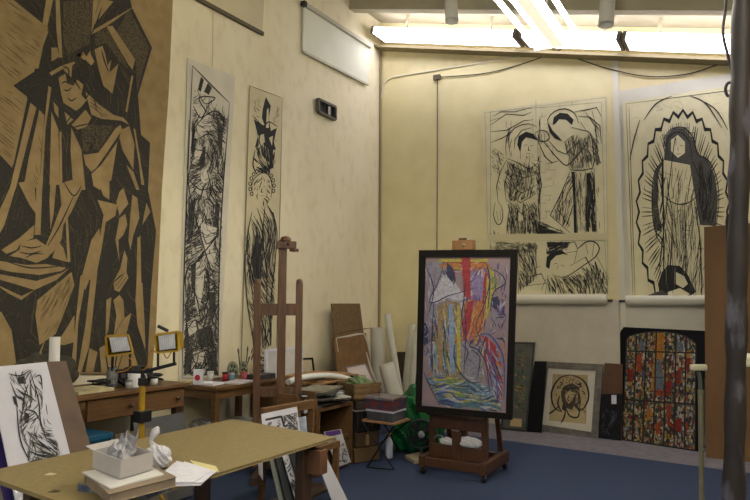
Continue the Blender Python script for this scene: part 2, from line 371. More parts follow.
# ---------------------------------------------------------------- drawings on the left wall
def big_print():
    b = MB(); out = '-60,-95 172,-22 172,0 168,90 161,190 155,330 151,374 -60,374'
    b.use(tan); b.slab([PL.hit(x,y,.012) for x,y in pts(out)], .01, (1,0,0))
    sil = '12,-14 40,-30 128,-6 131,8 151,48 137,95 140,135 149,143 147,190 155,231 150,290 146,372 -10,372 -10,150 0,156 11,168 26,97 12,86 33,72 47,28 12,0'
    b.ink(PL, sil, .014, ink_w)
    b.fill(PL, sil, 420, 80, 26, .45, 77, .5, .05, .0152, [tan_hatch, ink_mid], .4, .3)
    b.fill(PL, sil, 260, 20, 9, .5, 78, .8, .09, .0152, [ink_mid], .4, .5)
    for P in ('62,2 92,0 88,45 76,50 66,56 62,40', '112,38 128,10 148,48 136,92 134,58', '94,32 108,28 128,70 118,62 106,44 94,46', '80,125 113,126 98,150 92,150 90,140 87,152 82,152'):
        b.ink(PL, P, .016, ink_mid)
    L = '''46,-8 53,-6 37,69 34,69;54,-6 58,-5 61,58 58,58 55,30;50,48 56,48 58,57 50,62
    48,73 60,66 73,62 74,64 62,69 50,76;57,78 64,74 66,84 72,86 76,80 82,85 80,95 84,100 88,97 76,112 62,103 60,95
    62,70 71,64 70,78 65,73;75,55 79,58 82,52 85,57 89,51 90,61 82,60;92,-3 112,2 93,25 90,34;93,30 134,6 105,27 90,35
    105,27 111,26 134,60 131,70 127,65;84,60 88,52 93,62 90,66;93,50 101,46 104,55 106,66 110,60 108,73 117,64 111,94 102,86 97,68
    130,76 132,76 126,112 124,112;-60,-30 12,2 47,32 33,70 12,86 26,99 12,165 0,153 -60,120
    29,103 35,108 14,190 8,190;38,110 43,116 40,150 38,188 22,188 27,160;47,86 50,88 44,130 41,188 38,188 42,130
    50,112 57,130 58,185 48,185;58,132 60,132 61,188 58,188;52,102 57,108 57,118 53,112;63,112 72,120 66,125
    75,120 84,110 90,118 85,127 76,130 70,125;70,128 80,150 84,190 72,190 69,150;84,92 98,105 112,115 122,118 128,125 120,121 100,119 90,115
    82,155 97,153 114,129 119,125 121,130 95,168 90,172 84,165;90,174 100,165 116,142 110,180 98,190 92,186
    120,130 128,126 133,145 132,170 121,150 118,138;132,128 134,130 143,185 140,185 137,160;125,165 132,172 138,190 135,190
    12,180 16,182 3,225 -4,238 -4,215;17,183 33,180 34,200 36,216 28,205;35,182 41,182 39,235 33,235 34,220;49,182 55,182 52,215 49,230 48,200
    58,185 64,182 78,178 80,190 70,212 62,225 60,240 50,254 44,246 50,232 60,205
    8,256 18,250 20,242 35,239 44,245 50,253 46,258 35,263 20,258;0,250 18,238 33,225 32,238 20,243 15,250 5,254
    64,212 66,212 69,262 66,262;-8,260 25,265 45,264 65,268 60,271 38,275 10,272 -8,268;56,240 62,248 66,262 51,258
    -8,273 35,281 60,273 68,268 55,280 33,290 10,283 -8,278;90,240 98,228 92,268 84,290 79,282
    92,182 108,182 108,200 102,196 98,186;96,200 105,202 116,205 114,216 105,222;118,192 122,188 127,204 122,210 118,216 115,202
    131,195 136,198 138,218 132,235 129,250 127,240 129,215;118,218 124,214 126,225 122,235 117,240 118,262 114,240
    98,228 99,250 92,278 84,282 88,250;104,205 107,206 100,250 93,285 90,285;145,203 149,212 141,225 143,213
    123,250 126,258 125,272 118,276 112,282 119,268;136,238 139,236 140,285 135,285
    -8,283 20,296 33,290 20,300 8,294;36,300 70,272 73,285 60,320 54,334 38,345 34,315;-10,310 0,312 10,330 16,372 -10,372
    79,276 86,272 77,320 74,372 69,372;90,272 96,272 88,345 80,372 76,372 84,325;62,333 73,315 73,342 63,345 54,344
    45,336 40,352 46,372 36,372 38,352;112,283 125,272 127,278 118,292 113,290;112,300 118,295 122,300 123,318 130,313 124,338 112,338 115,315
    105,300 110,297 107,330 104,338;135,283 141,283 143,320 144,350 136,325 134,300;98,348 112,340 130,345 138,370 100,372
    88,348 96,352 92,372 84,372'''
    for r in L.replace('\n', ';').split(';'):
        if r.strip(): b.ink(PL, r, .018, tan)
    # hatching on the paper
    b.fill(PL, '-50,-25 12,4 44,33 32,70 14,82 0,70 -50,40', 75, 34, 22, .7, 3, .12, .03, .0195, [tan_hatch], .4, .08)
    b.fill(PL, '-50,60 10,88 24,99 11,160 -50,120', 50, 40, 20, .7, 5, .12, .03, .0195, [tan_hatch], .4, .08)
    b.fill(PL, '38,300 70,274 72,285 60,320 54,332 40,342 36,315', 40, -62, 20, .6, 7, .1, .03, .0195, [tan_hatch], .4, .08)
    b.fill(PL, '30,190 34,150 40,110 42,116 39,185', 8, 70, 12, .6, 8, .1, .03, .0195, [tan_hatch], .4)
    b.fill(PL, '80,125 113,126 98,150 82,152', 40, 60, 8, .5, 9, .5, .3, .0195, [ink_m], .4)
    b.fill(PL, '88,112 98,118 110,118 100,108 86,95', 12, 45, 14, .5, 19, .1, .1, .0195, [ink_m], .4)
    T = '''60,84 64,82 67,84;62,90 66,91 70,88;66,98 70,101 75,98;60,66 67,70 66,80;70,76 75,84 79,90;73,66 78,75 86,84 92,96;84,100 90,92 95,110
    90,66 97,80 104,95;100,50 103,62 107,72;46,246 58,226 72,196;20,246 30,248 40,246;18,252 28,254 40,251;24,258 32,254 42,254;62,182 72,196 80,186
    90,172 86,190;72,128 78,126 88,124;64,124 72,114 80,108;6,262 30,268 60,266;114,286 122,276;116,289 125,277;110,340 122,318;100,8 96,20 92,30;98,0 94,14'''
    b.lines(PL, T.replace('\n', ';'), 1.4, .0205, ink_m)
    tag(b.build('large_drawing'), 'huge tan and black angular drawing of robed figures at the left end of the wall', 'drawing')
big_print()
def tall_one():
    b = MB(); b.use(mat('print_paper', (206,200,182), (196,190,170), 5, .85)); b.slab([PL.hit(x,y,.01) for x,y in pts('187,58 234.5,76.5 218,381 178,381')], .008, (1,0,0))
    R = '191.5,66 228.5,103 219,240 217,378 181,378 184,240'
    b.fill(PL, '192,95 200,110 215,105 226,120 222,200 219,300 217,376 182,376 184,240 190,130', 900, 92, 18, .75, 4, .6, .09, .012, [ink_m, inkg, inkg], .6, .3)
    b.fill(PL, '185,270 216,270 217,376 182,376', 260, 70, 10, .8, 14, .9, .14, .012, [ink_m, inkg], .6, .4)
    for P in ('197,90 200,77 203,80 200,92','203,92 207,83 211,88 208,95','192,120 196,135 193,160 190,150','216,120 222,128 221,160 217,140','188,205 195,196 192,235 187,240','215,200 219,205 217,240 213,225','198,150 205,146 204,165 199,172',
              '190,265 200,258 196,275 191,290','207,288 214,280 215,310 209,318','186,300 190,320 188,350 184,345','196,330 210,325 214,345 200,348','184,352 192,350 190,374 183,374','206,352 216,350 216,374 208,374'):
        b.ink(PL, P, .0115, mat('dense_ink', (60,58,52), (36,34,30), 60, .85))
    pw = MC['print_paper']
    b.fill(PL, '192,85 200,92 214,98 227,110 220,240 217,376 182,376 184,240', 700, 100, 12, .5, 44, 1.1, .11, .0146, [inkg, inkg, ink_m], .5, .5)
    for P in ('192,106 200,96 206,102 214,98 212,114 203,122 196,116','198,118 206,116 210,124 199,140 193,138','206,203 210,206 210,216 206,220 203,212','200,222 208,226 216,228 213,244 204,256 200,240','195,262 204,262 202,290 197,318 194,300',
              '205,256 216,250 214,262 206,268','198,175 208,172 212,180 202,184','186,322 194,318 196,330 188,336','208,286 213,285 213,292 208,292','192,352 204,350 202,362 194,362','196,142 202,150 197,162 193,156','196,185 202,184 200,194 194,196'):
        b.ink(PL, P, .0135, pw)
    b.lines(PL, '''191.5,66 210,85 228.5,103;228.5,103 219,240 217,378;191.5,66 184,240 181,378;181,378 217,378;192,106 200,118 208,104;196,90 204,104 214,98
    198,98 206,112 218,120;190,132 204,116 216,112 224,126;196,140 208,134 218,140;192,150 204,152 212,166;200,205 206,199 212,204 212,216;203,212 206,220 212,218;190,240 200,232 206,244 216,236
    192,266 202,256 216,252;198,275 206,270 208,290 202,318;190,280 196,300 200,322;186,330 194,320 204,330;192,356 206,350 212,360;186,178 200,190 216,184;188,120 186,170;194,118 191,160 188,190
    208,265 213,270 208,276 205,270 208,265;209,278 214,284 209,290 206,284 209,278;206,170 210,190 206,200;196,170 192,196''', 1.3, .0145, ink_m)
    tag(b.build('tall_drawing'), 'tall black figure drawing with a slanted top, on white paper on the left wall', 'drawing')
tall_one()
def tall_two():
    pp = mat('aged_paper', (204,194,158), (196,186,150), 5, .85)
    b = MB(); b.use(pp); b.slab([PL.hit(x,y,.01) for x,y in pts('249,85.5 282,98 277,300 274,378 240,378 243.5,260')], .008, (1,0,0))
    b.lines(PL, '249,86 243.5,260 240,378;281.5,98 277,300 274,378;249,86 265,92 281.5,98', .7, .0125, inkg)
    for P in ('262,109 265,97 270,106 268,118 270,131 264,126 261,118','253,119 262,126 266,124 270,131 276,128 273,142 275,150 268,150 262,144 254,148 257,136','250,260 256,230 262,260 258,300','268,170 272,168 272,155 270,140'):
        b.ink(PL, P, .012, ink_m)
    for P in ('266,110 267.5,108 268,128 265,128','257,136 263,134 264,142 258,148','268,138 272,136 271,146'):
        b.ink(PL, P, .0135, pp)
    b.fill(PL, '255,145 274,142 275,165 270,175 254,172 252,155', 60, 95, 12, 1.0, 3, .5, .1, .012, [ink_m], .6)
    b.fill(PL, '256,205 264,200 273,210 276,240 274,300 268,350 254,360 246,300 244,240 250,215', 330, 92, 24, .6, 6, .35, .07, .012, [ink_m, inkg, inkg], .6, .15)
    b.fill(PL, '250,345 268,340 270,376 244,376', 34, 60, 10, .9, 8, .8, .1, .012, [ink_m, inkg], .6)
    # head with ring of small circles
    b.fill(PL, '252,185 256,177 262,174 268,178 270,190 268,204 262,208 256,200', 34, 90, 9, .8, 61, .4, .2, .0125, [ink_m, inkg], .4, .3)
    b.ink(PL, '257,184 262,180 266,186 265,196 261,200 257,194', .0135, pp)
    b.lines(PL, '258,187 260,186.5;262,186.5 264.5,187;261,188 260.5,192 262,192.5;259.5,196 263,196;252,196 251,184 255,177 262,173 268,176 271,186 270,198', .9, .0145, ink_m)
    for k in range(13):
        a = math.radians(150 + k*19); x = 261 + 12*math.cos(a); y = 186 + 16*math.sin(a)
        c = [(x+1.5*math.cos(t*math.pi/4), y+1.9*math.sin(t*math.pi/4)) for t in range(9)]; b.line(PL, c, .8, .0145, ink_m, False)
    b.lines(PL, '''254,118 262,126 268,122 277,127;251,212 247,232 246,252 250,258;256,208 262,230 258,260 256,300;264,206 262,240 266,280 264,340;272,212 276,232 274,262 270,300 268,346
    248,262 252,300 256,350;262,126 258,140 262,150;272,150 270,170;254,150 252,165 256,175;247,240 244,262 246,300 252,340;262,222 268,238 262,260''', 1.3, .0145, ink_m)
    b.fill(PL, '252,94 262,98 258,125 251,120', 16, 60, 9, .4, 8, .8, .1, .012, [inkg], .3); b.fill(PL, '271,110 279,104 278,150 274,150', 12, 80, 9, .4, 9, .8, .1, .012, [inkg], .3)
    tag(b.build('tall_drawing'), 'narrow tall drawing of a robed figure on cream paper behind the old easel', 'drawing')
tall_two()
# ---------------------------------------------------------------- prints on the back wall
def roll(b, x0, x1, y, r=.05):
    return b.tube([PB.hit(x0,y,r+.01), PB.hit(x1,y,r+.01)], r, 14)
wash = mat('grey_wash', (150,141,110), (130,122,96), 40, .85)
def print_three():
    pp = mat('cream_print', (222,214,176), (212,204,164), 5, .85)
    t = thing('hanging_print', 'black line print of two standing figures above a bowed figure, hanging on the back wall', 'print', PB.hit(550,305))
    b = MB(); b.use(pp); b.slab([PB.hit(x,y,.022) for x,y in pts('482,111 607.5,95.5 609,298 489,298')], .006, (0,-1,0))
    P = Plane(PB.p + PB.n*.02, PB.n)
    b.lines(P, '484,113 606,97.5;485,113 488,240;606,97.5 608,290', .6, .004, inkg, False)
    # soft grey shading
    for q in ('497,150 503,146 500,196 496,205','522,160 526,150 536,215 532,232 524,205','574,170 582,172 582,210 590,230 572,200','590,170 598,172 600,230 592,234','489,232 500,228 498,240 489,240','536,222 575,232 548,238 534,238',
              '489,243 512,243 514,252 489,250','545,242 566,243 562,252 545,256','505,118 512,116 512,160 506,150','595,115 600,125 598,170 592,150'):
        b.fill(P, q, 9, 84, 16, .8, 4, .25, .08, .004, [wash, inkg], .4, .2)
    def tile(ox, oy, sc, T, w_, m_=None, off=.0045):
        for r in T.replace('\n', ';').split(';'):
            if r.strip():
                q = [(ox+x/sc, oy+y/sc) for x, y in pts(r)]; b.line(P, q if len(q) < 5 else curve(q, 2), w_, off, m_ or ink_m)
    TT = (480, 90, 2.274)
    def reg(T): return [(TT[0]+x/TT[2], TT[1]+y/TT[2]) for x, y in pts(T)]
    def shade(T, n_, ang, ln, w_, sd, ms=None, amp=.3): b.fill(P, reg(T), n_, ang, ln, w_, sd, amp, .1, .0042, ms or [inkg, wash, ink_m], .5, .25)
    shade('60,160 132,165 137,220 127,250 70,255 50,220', 260, 78, 9, .75, 3); shade('62,255 128,255 134,330 60,330', 190, 86, 14, .8, 4, None, .15)
    shade('120,290 196,325 196,331 120,331', 60, 10, 12, .8, 5, [inkg]); shade('24,345 132,345 132,372 24,366', 90, 4, 10, .7, 6, [inkg, wash]); shade('150,345 206,345 200,366 150,376', 70, 4, 10, 1, 7, [ink_m, inkg])
    shade('190,120 215,100 250,98 258,140 256,178 206,182 203,155', 200, 82, 9, .65, 8, [inkg, wash]); shade('205,185 218,185 216,325 205,325 160,285 180,240', 70, 100, 12, .8, 9); shade('240,182 260,182 266,325 240,325', 120, 88, 16, 1.0, 10, [ink_m, ink_m, inkg], .1); shade('218,186 240,186 240,325 222,325', 40, 88, 14, .5, 11, [wash, inkg], .1)
    shade('150,425 205,420 262,385 292,430 292,465 150,465', 220, 62, 12, .9, 12); shade('85,345 130,345 130,430 88,462', 120, 88, 14, .7, 13); shade('254,100 262,110 276,170 262,175', 40, 84, 12, .8, 14); shade('132,60 137,60 137,330 132,330', 40, 90, 14, .6, 15, [inkg], .05); shade('24,125 58,150 44,190 24,200', 30, 70, 8, .5, 16)
    for q in ('85,125 88,105 105,95 122,100 131,115 120,111 105,108 96,118 92,142','165,80 168,62 182,52 200,54 213,68 209,80 196,68 180,67 172,77','156,76 158,96 171,111 188,117 178,105 166,93','150,402 152,380 165,367 185,364 201,376 190,373 173,377 161,389 158,407','242,190 250,188 254,250 248,322 242,322','208,186 216,186 221,325 214,325 212,240','118,300 126,300 176,326 130,328','152,346 190,346 186,354 154,358'):
        b.ink(P, reg(q), .0052, ink_m)
    for q in ('96,118 108,109 124,114 128,130 120,148 106,151 96,138','172,77 182,67 198,70 208,81 205,95 192,105 180,98','158,406 166,386 185,377 200,390 200,408 185,418 168,415'):
        b.ink(P, reg(q), .0054, pp)
    tile(*TT, """60,150 60,112 80,86 110,77 130,84;78,135 80,112 95,92 118,86;92,140 92,158;112,150 113,166;60,155 85,165 112,180 132,166;60,160 78,175 112,190;62,210 95,235 131,215;60,230 92,257 130,235;62,250 95,282 128,255
    70,255 60,330;85,270 80,330;100,282 102,330;118,262 122,330;60,160 45,190 38,220 42,258;66,180 56,215 60,255;35,255 31,285 40,306 50,300 52,275 44,256;38,275 42,300;46,272 47,298
    24,80 60,55 100,58 118,50;24,95 60,92 100,70 122,68;24,120 50,110 75,95;24,70 50,62;30,60 48,50 80,50 118,40;70,190 100,200 128,192;80,175 88,215;105,185 108,228;132,165 140,215 134,260;132,100 132,330;137,60 137,330
    100,126 108,125;114,127 122,127;111,128 110,138 115,138;106,144 115,145""", 1.0, None, .0056)
    tile(*TT, """160,95 154,68 170,49 195,43 216,54 224,76;208,85 235,92 252,100 258,140 256,178 206,182 203,155;252,100 240,126 206,166 190,169 160,136 140,112;152,110 176,138 195,146 226,116;190,120 212,103;125,98 138,92 152,95 158,110 145,118 130,112 125,98
    132,116 148,152 164,166 178,161;150,120 168,150;215,50 245,45 265,40 276,60;225,60 250,62 273,82 276,122;240,50 262,82 271,170;255,48 272,110;228,72 240,90;205,185 185,235 160,285 205,325;218,185 222,325;240,182 240,325;260,182 266,325;206,182 262,180;196,220 176,270 206,312;230,190 228,320
    196,125 200,150;215,115 212,175;232,110 235,176;245,120 248,176;140,100 140,122;146,97 148,118;178,84 186,82;192,86 200,88;188,86 186,95;184,99 192,100;208,105 218,130 212,150""", 1.15, None, .0056)
    tile(*TT, """165,365 190,355 215,345 222,361 240,346 260,345 272,360 262,380 240,396 205,420 185,426 165,420;190,372 222,366;205,400 240,380 286,465;190,426 210,465;215,415 241,465;230,402 262,465;250,392 281,440;265,377 293,430;155,420 149,465;172,425 180,465;240,346 245,372;260,345 255,380;222,361 215,392
    85,350 88,462;100,345 100,425;125,345 128,405;105,425 140,418 150,440;98,446 150,440;110,412 138,400;92,430 108,426;168,396 176,394;184,398 192,400;178,398 176,408;200,440 226,420;140,455 150,430;112,345 114,410""", 1.2, None, .0056)
    for k, yy in enumerate((60,78,96,128,150,168,188,205,222,240,258,276,292)):
        tile(*TT, '%d,%d %d,%d' % (140+(k*7)%14, yy, 152+(k*11)%22, yy-1), .7, inkg)
        if k % 2: tile(*TT, '%d,%d %d,%d' % (150+(k*5)%18, yy, 150+(k*5)%18, yy+14), .6, inkg)
    tile(*TT, '24,50 24,330;24,50 276,28;276,28 284,330;24,332 284,331;24,343 284,342;24,343 24,465;284,342 290,465', .7, inkg)
    b.lines(P, '533,116 533,158;534,244 534,262;534,160 543,162;542,112 542,118;560,104 560,108;572,101 572,106;545,170 556,170;545,178 552,178;546,186 552,186;545,200 550,200;546,212 554,212;582,180 588,180;582,205 590,204;583,220 590,222;540,108 548,107;536,100 536,125', .7, .004, inkg)
    b.build('print_sheet', None, t)
    b = MB(); roll(b, 486, 608, 299.5, .062); b.build('paper_roll', mat('roll_white', (206,202,184), rough=.8), t)
    b = MB(); roll(b, 608, 613, 300.5, .015); b.build('rod_end', wood_d, t)
    # pale band between panels
    b = MB(); b.slab([PB.hit(x,y,.026) for x,y in pts('488,234.5 608,233.5 608,240 488,241.5')], .002, (0,-1,0)); b.build('joining_strip', mat('strip_paper',(208,198,156)), t)
print_three()
def print_four():
    pp = mat('cream_print', (222,214,176)); t = thing('hanging_print', 'black and cream print of a cloaked figure in a jagged oval ring, hanging rightmost', 'print', PB.hit(665,306))
    b = MB(); b.use(pp); b.slab([PB.hit(x,y,.03) for x,y in pts('623,103 735,86 775,79 775,300 631,300')], .006, (0,-1,0))
    P = Plane(PB.p + PB.n*.028, PB.n)
    b.lines(P, '626,104 735,90 770,85;626,104 630,200 633,297;629,107 632,200 635,295', .8, .004, inkg, False)
    R = random.Random(3)
    cx, cy, rx, ry = 683, 212, 46, 100
    # jagged ring, plain wedges around it
    n = 30
    for k in range(n):
        a = math.pi*(.5 + 2*k/n); a2 = math.pi*(.5 + 2*(k+1)/n); am = (a+a2)/2
        q = lambda t, s: (cx + rx*s*math.cos(t), cy - ry*s*math.sin(t))
        if q(am,1)[1] > 296: continue
        b.ink(P, [q(a,1.0), q(am,.93), q(a2,1.0), q(a2,1.035), q(am,.975), q(a,1.035)], .0045, ink_m)
        for j in (.25,.5,.75):
            t_ = a + (a2-a)*j; b.line(P, [q(t_,.62), q(t_,.75), q(t_,.9)], 1.1*R.uniform(.6,1.5), .004, ink_m if j==.5 else inkg)
    b.fill(P, [(cx+rx*.9*math.cos(t*.3), cy-ry*.9*math.sin(t*.3)) for t in range(21)], 150, 20, 9, .5, 71, 1.2, .12, .0041, [wash, inkg], .4, .5)
    # figure: hood, cloak, gown
    b.ink(P, '666,136 674,128 684,129 692,138 698,154 708,160 715,176 718,198 716,226 700,225 694,190 690,165 664,160 658,175 658,205 662,232 655,230 652,200 655,170 664,160', .005, inkg)
    b.ink(P, '664,160 672,158 692,160 700,190 704,225 706,297 664,297 660,262 664,235 660,205', .0045, pp)
    b.fill(P, '698,156 712,168 717,196 714,224 703,222 698,185', 60, 86, 16, .9, 3, .2, .08, .0055, [ink_m], .5)
    b.fill(P, '656,172 664,162 662,190 664,230 656,228 652,200', 30, 92, 14, .9, 4, .2, .08, .0055, [ink_m], .5)
    b.fill(P, '664,165 694,165 704,225 704,296 664,296', 80, 90, 26, .6, 5, .15, .08, .0052, [inkg, ink_m], .5)
    b.ink(P, '671,140 678,135 685,142 685,153 678,158 671,151', .0058, pp)
    b.fill(P, '664,175 700,175 704,296 664,296', 120, 90, 26, .6, 55, .12, .08, .0054, [wash, inkg, inkg], .5)
    b.lines(P, '''666,160 664,140 672,129 684,128 693,138 698,154 708,160 716,176 719,200 716,228;669,158 667,142 674,133 683,134 690,144 692,160;664,160 655,172 652,200 655,230 662,240 660,262
    674,146 676,145.5;680,145.5 683,146;678,147 678,151;676,154 681,154;664,196 676,204 690,202 700,192;672,204 672,240 668,296;684,204 686,250 684,296;694,200 700,240 702,296;666,228 664,260 664,296
    663,162 662,190 664,220 656,234 664,250 660,268;692,160 700,180 700,205 712,226;640,120 634,140 630,160;700,100 716,110 728,130;672,96 656,104 644,120;690,96 706,104 722,128''', 1.3, .006, ink_m)
    for k in range(44):
        x = R.uniform(630,770); y = R.uniform(92,135); b.line(P, [(x,y),(x+R.uniform(-1,9),y+R.uniform(-2,9))], .45, .004, inkg)
    b.ink(P, '662,272 668,265 680,266 688,275 692,284 696,292 690,296 660,296 658,284', .0062, ink_m)
    b.ink(P, '676,272 684,276 688,284 683,288 676,284', .0067, pp); b.ink(P, '646,296 662,290 672,296', .0067, inkg); b.ink(P, '668,292 680,288 690,294 684,297 668,297', .0067, pp)
    b.build('print_sheet', None, t)
    b = MB(); roll(b, 627, 775, 300.5, .06); b.build('paper_roll', mat('roll_white', (206,202,184)), t)
    b = MB(); roll(b, 619.5, 627, 301, .015); b.build('rod_end', wood_d, t)
print_four()
# ---------------------------------------------------------------- drawing table and what lies on it
def drawing_table():
    x0, x1, y0, y1, z = -3.20, -2.25, 1.80, 3.47, .74
    t = thing('drawing_table', 'large drawing table with a plain brown hardboard top in the foreground', 'table', (-2.7,2.6,0))
    A = onZ(z).hit(335,437); B = onZ(z).hit(233,419)
    b = MB(); b.slab([(x0,y0,z),(x1,y0-.1,z),(A.x,A.y,z),(B.x,B.y,z)], .016, (0,0,1)); b.build('tabletop', hard, t, .002)
    b = MB(); b.box((x0+.1,y0+.1,z-.045),(x1-.09,y1-.12,z-.017)); b.build('apron', wood_d, t, .004)
    lg = onX(x1-.09).hit(303.5,476).y
    for x, y in ((x1-.09,lg),(x0+.14,3.13),(x1-.12,2.0),(x0+.14,2.0)):
        MB().bar((x,y,0),(x,y,z-.045), .06, .09, (0,1,0)).build('leg', mat('table_leg',(58,40,28),(74,52,36),7,.5,.1,(8,8,1)), t, .004)
    e0 = onY(3.3).hit(311,445); e1 = onY(3.3).hit(327.5,473)
    MB().box((e0.x,3.22,e1.z),(e1.x,3.3,min(e0.z,.69))).build('end_board', mat('end_board',(92,60,38),(106,72,46),7,.5,.1), t, .004)
    MB().bar((x0+.14,3.1,.2),(x1-.12,3.1,.2), .04, .06).build('stretcher', wood_d, t)
drawing_table()
def table_things():
    Z = .741
    # stack: blue book, brown board, white board, box
    def flat(z, P): return [onZ(z).hit(*p) for p in P]
    # book at the bottom
    b = MB(); q = flat(Z+.03, ((78,484),(148,492),(172,483),(105,474))); b.slab(q, .03, (0,0,1))
    t = thing('picture_book', 'dark blue picture book with patterned cover, lowest in the pile on the drawing table', 'book', b.v[0]-Vector((0,0,.03)))
    b.build('pages', mat('book_blue', (40,52,92), (120,130,120), 30, .5), t)
    b = MB(); b.slab([p+Vector((0,0,.004)) for p in q], .004, (0,0,1)); b.build('cover', mat('book_cover', (30,44,70), (150,150,110), 24, .4, hi=.75), t, .001)
    b = MB(); q = flat(Z+.075, ((86,474),(110,494),(176,477),(150,464))); b.slab(q, .038, (0,0,1)); tag(b.build('portfolio_case', mat('portfolio', (122,106,88), (134,118,98), 10, .8), None, .004), 'flat brown-grey portfolio case under the white board on the drawing table', 'portfolio case')
    b = MB(); q = flat(Z+.082, ((82,472),(110,488),(164,474),(140,460))); b.slab(q, .006, (0,0,1)); tag(b.build('white_board', mat('mount_board', (190,188,184), rough=.8)), 'white mount board lying under the white box', 'board')
    # box
    zb = Z+.084; zt = zb+.078
    base = flat(zb, ((92,468),(120,479.5),(152.5,470)))
    a, c, d = base; e = a + (d-c)
    P4 = [a, c, d, e]; bm_ = mat('box_card', (170,166,163), (162,158,154), 8, .8)
    t = thing('cardboard_box', 'open white cardboard box full of loose paper on the drawing table', 'box', a)
    b = MB(); th = .004; up = Vector((0,0,zt-zb))
    for i in range(4):
        p, q = P4[i], P4[(i+1)%4]; n = (q-p).cross(Vector((0,0,1))).normalized()
        cen = sum(P4, Vector())/4
        if n.dot(cen-p) > 0: n = -n
        b.slab([p,q,q+up,p+up], th, n)
    b.slab(P4, -.003, (0,0,1)); b.build('body', bm_, t)
    n = (a-e).cross(Vector((0,0,1)))
    b = MB(); l0 = e+up; l1 = d+up; out = ((e-a).normalized()); b.slab([a+up, e+up, e+up+Vector((-.05,0,.012)), a+up+Vector((-.05,0,.012))], .004, (0,0,1)); b.build('flap', bm_, t)
    cen = sum(P4, Vector())/4
    R = random.Random(4); k = 0
    # loose papers standing in the box
    u = (d-c).normalized(); v = (a-c).normalized()
    for (s, r_, h, l, g, w_) in ((.05,.10,.115,.13,165,'grey-white folded paper sticking highest out of the box'),(-.02,.02,.095,.14,170,'crumpled printed sheet lying in the box opening'),(.0,-.06,.08,.12,186,'small white sheet at the front of the box')):
        o = cen + u*s + v*r_*.4; o.z = zb+.02; b = MB(); P = []
        for i in range(7):
            for j in range(5):
                x = (i/6-.5)*l*.8; z = j/4*h; P.append(o + u*x + v*(.02*math.sin(i*1.3+j)+.012*R.uniform(-1,1)) + Vector((0,0,z + .02*math.sin(i*2+s*30)*(j/4))))
        b.add(P, [(i*5+j, i*5+j+1, (i+1)*5+j+1, (i+1)*5+j) for i in range(6) for j in range(4)])
        o_ = b.build('loose_paper', mat('paper_%d' % g, (g,g,g+4), (g-26,g-26,g-20), 18, .8)); s_ = o_.modifiers.new('thick','SOLIDIFY'); s_.thickness = .002
        tag(o_, w_, 'paper')
    # knotted white plastic bag behind the box
    def crumple(c, r, seed, squash=(1,1,.7), name='plastic_bag', m=None, label='', cat='bag', amp=.25):
        bm = bmesh.new(); bmesh.ops.create_icosphere(bm, subdivisions=4, radius=1)
        rr = random.Random(seed); ph = [(rr.uniform(2,7), rr.uniform(2,7), rr.uniform(2,7), rr.uniform(0,6)) for _ in range(6)]
        for v_ in bm.verts:
            n_ = sum(abs(math.sin(a_*v_.co.x+b_*v_.co.y+c_*v_.co.z+d_)) for a_,b_,c_,d_ in ph)/6
            v_.co = Vector((v_.co.x*r*squash[0], v_.co.y*r*squash[1], max(v_.co.z,-.75)*r*squash[2]))*(1-amp+2*amp*n_)
        z0 = min(v_.co.z for v_ in bm.verts)
        for v_ in bm.verts: v_.co.z -= z0
        me = bpy.data.meshes.new(name); bm.to_mesh(me); bm.free(); me.materials.append(m); o_ = bpy.data.objects.new(name, me); C.objects.link(o_); o_.location = c
        return tag(o_, label, cat) if label else o_
    table_things.crumple = crumple
    c = onZ(Z+.03).hit(157,462); c.z = Z
    sh = mat('thin_plastic', (190,190,196), (176,176,184), 14, .35)
    t = thing('plastic_bag', 'small white knotted plastic bag behind the white box', 'bag', c)
    o_ = crumple((0,0,0), .06, 5, (1.1,1.0,.95), 'bag_body', sh); o_.parent = t
    k = onZ(Z+.15).hit(150,440)
    b = MB(); q = Vector((0,0,0)); P = c + Vector((-.06,-.02,.12)); F = Plane(c+Vector((-.03,.0,0)), (AX[2].x,AX[2].y,0))
    kn = F.hit(149,441); b.tube([c+Vector((0,0,.075)), F.hit(151,441), F.hit(153,436), F.hit(156,431), F.hit(158,427)], [.03,.008,.016,.022,.008], 8)
    b.build('knot', sh, t)
    # papers on the right
    R = random.Random(9); pw = mat('sheet_white', (212,212,220), (200,200,210), 20, .75)
    base = ((160,487),(178,463),(217,471),(196,482)); 
    for i, (dx, dy, g) in enumerate(((0,3,'lowest white sheet, reaching furthest right in the fanned papers'),(-6,1,'white sheet in the middle of the fanned papers'),(4,-1,'white sheet turned toward the table middle in the fanned papers'),(-3,-2,'top white sheet of the fanned papers beside the box'))):
        q = [onZ(Z+.003+i*.004).hit(x+dx+R.uniform(-2,2), y+dy*.7) for x, y in ((158,484),(180,462),(214,472),(199,483))]
        b = MB(); b.slab(q, .0025, (0,0,1)); tag(b.build('paper_sheet', pw), g, 'paper', 'fanned papers on the drawing table')
    q = [onZ(Z+.001).hit(x,y) for x,y in ((190,460),(216,466),(219,472),(196,466))]; b = MB(); b.slab(q, .002, (0,0,1)); tag(b.build('envelope', mat('manila', (206,196,140), rough=.8)), 'pale yellow sheet under the fanned papers', 'paper')
    for (x,y,w_) in ((50,474,'tiny torn paper scrap on the left of the drawing table'),(54,491,'small dark chip on the left corner of the drawing table')):
        b = MB(); q = [onZ(Z+.002).hit(x+a_,y+b_) for a_,b_ in ((-6,1),(0,-1.4),(7,-.4),(2,1))]; b.slab(q, .0015, (0,0,1)); tag(b.build('paper_scrap', mat('scrap_%d' % x, (200,190,160) if x==50 else (70,54,40))), w_, 'paper scrap')
table_things()
crumple = table_things.crumple
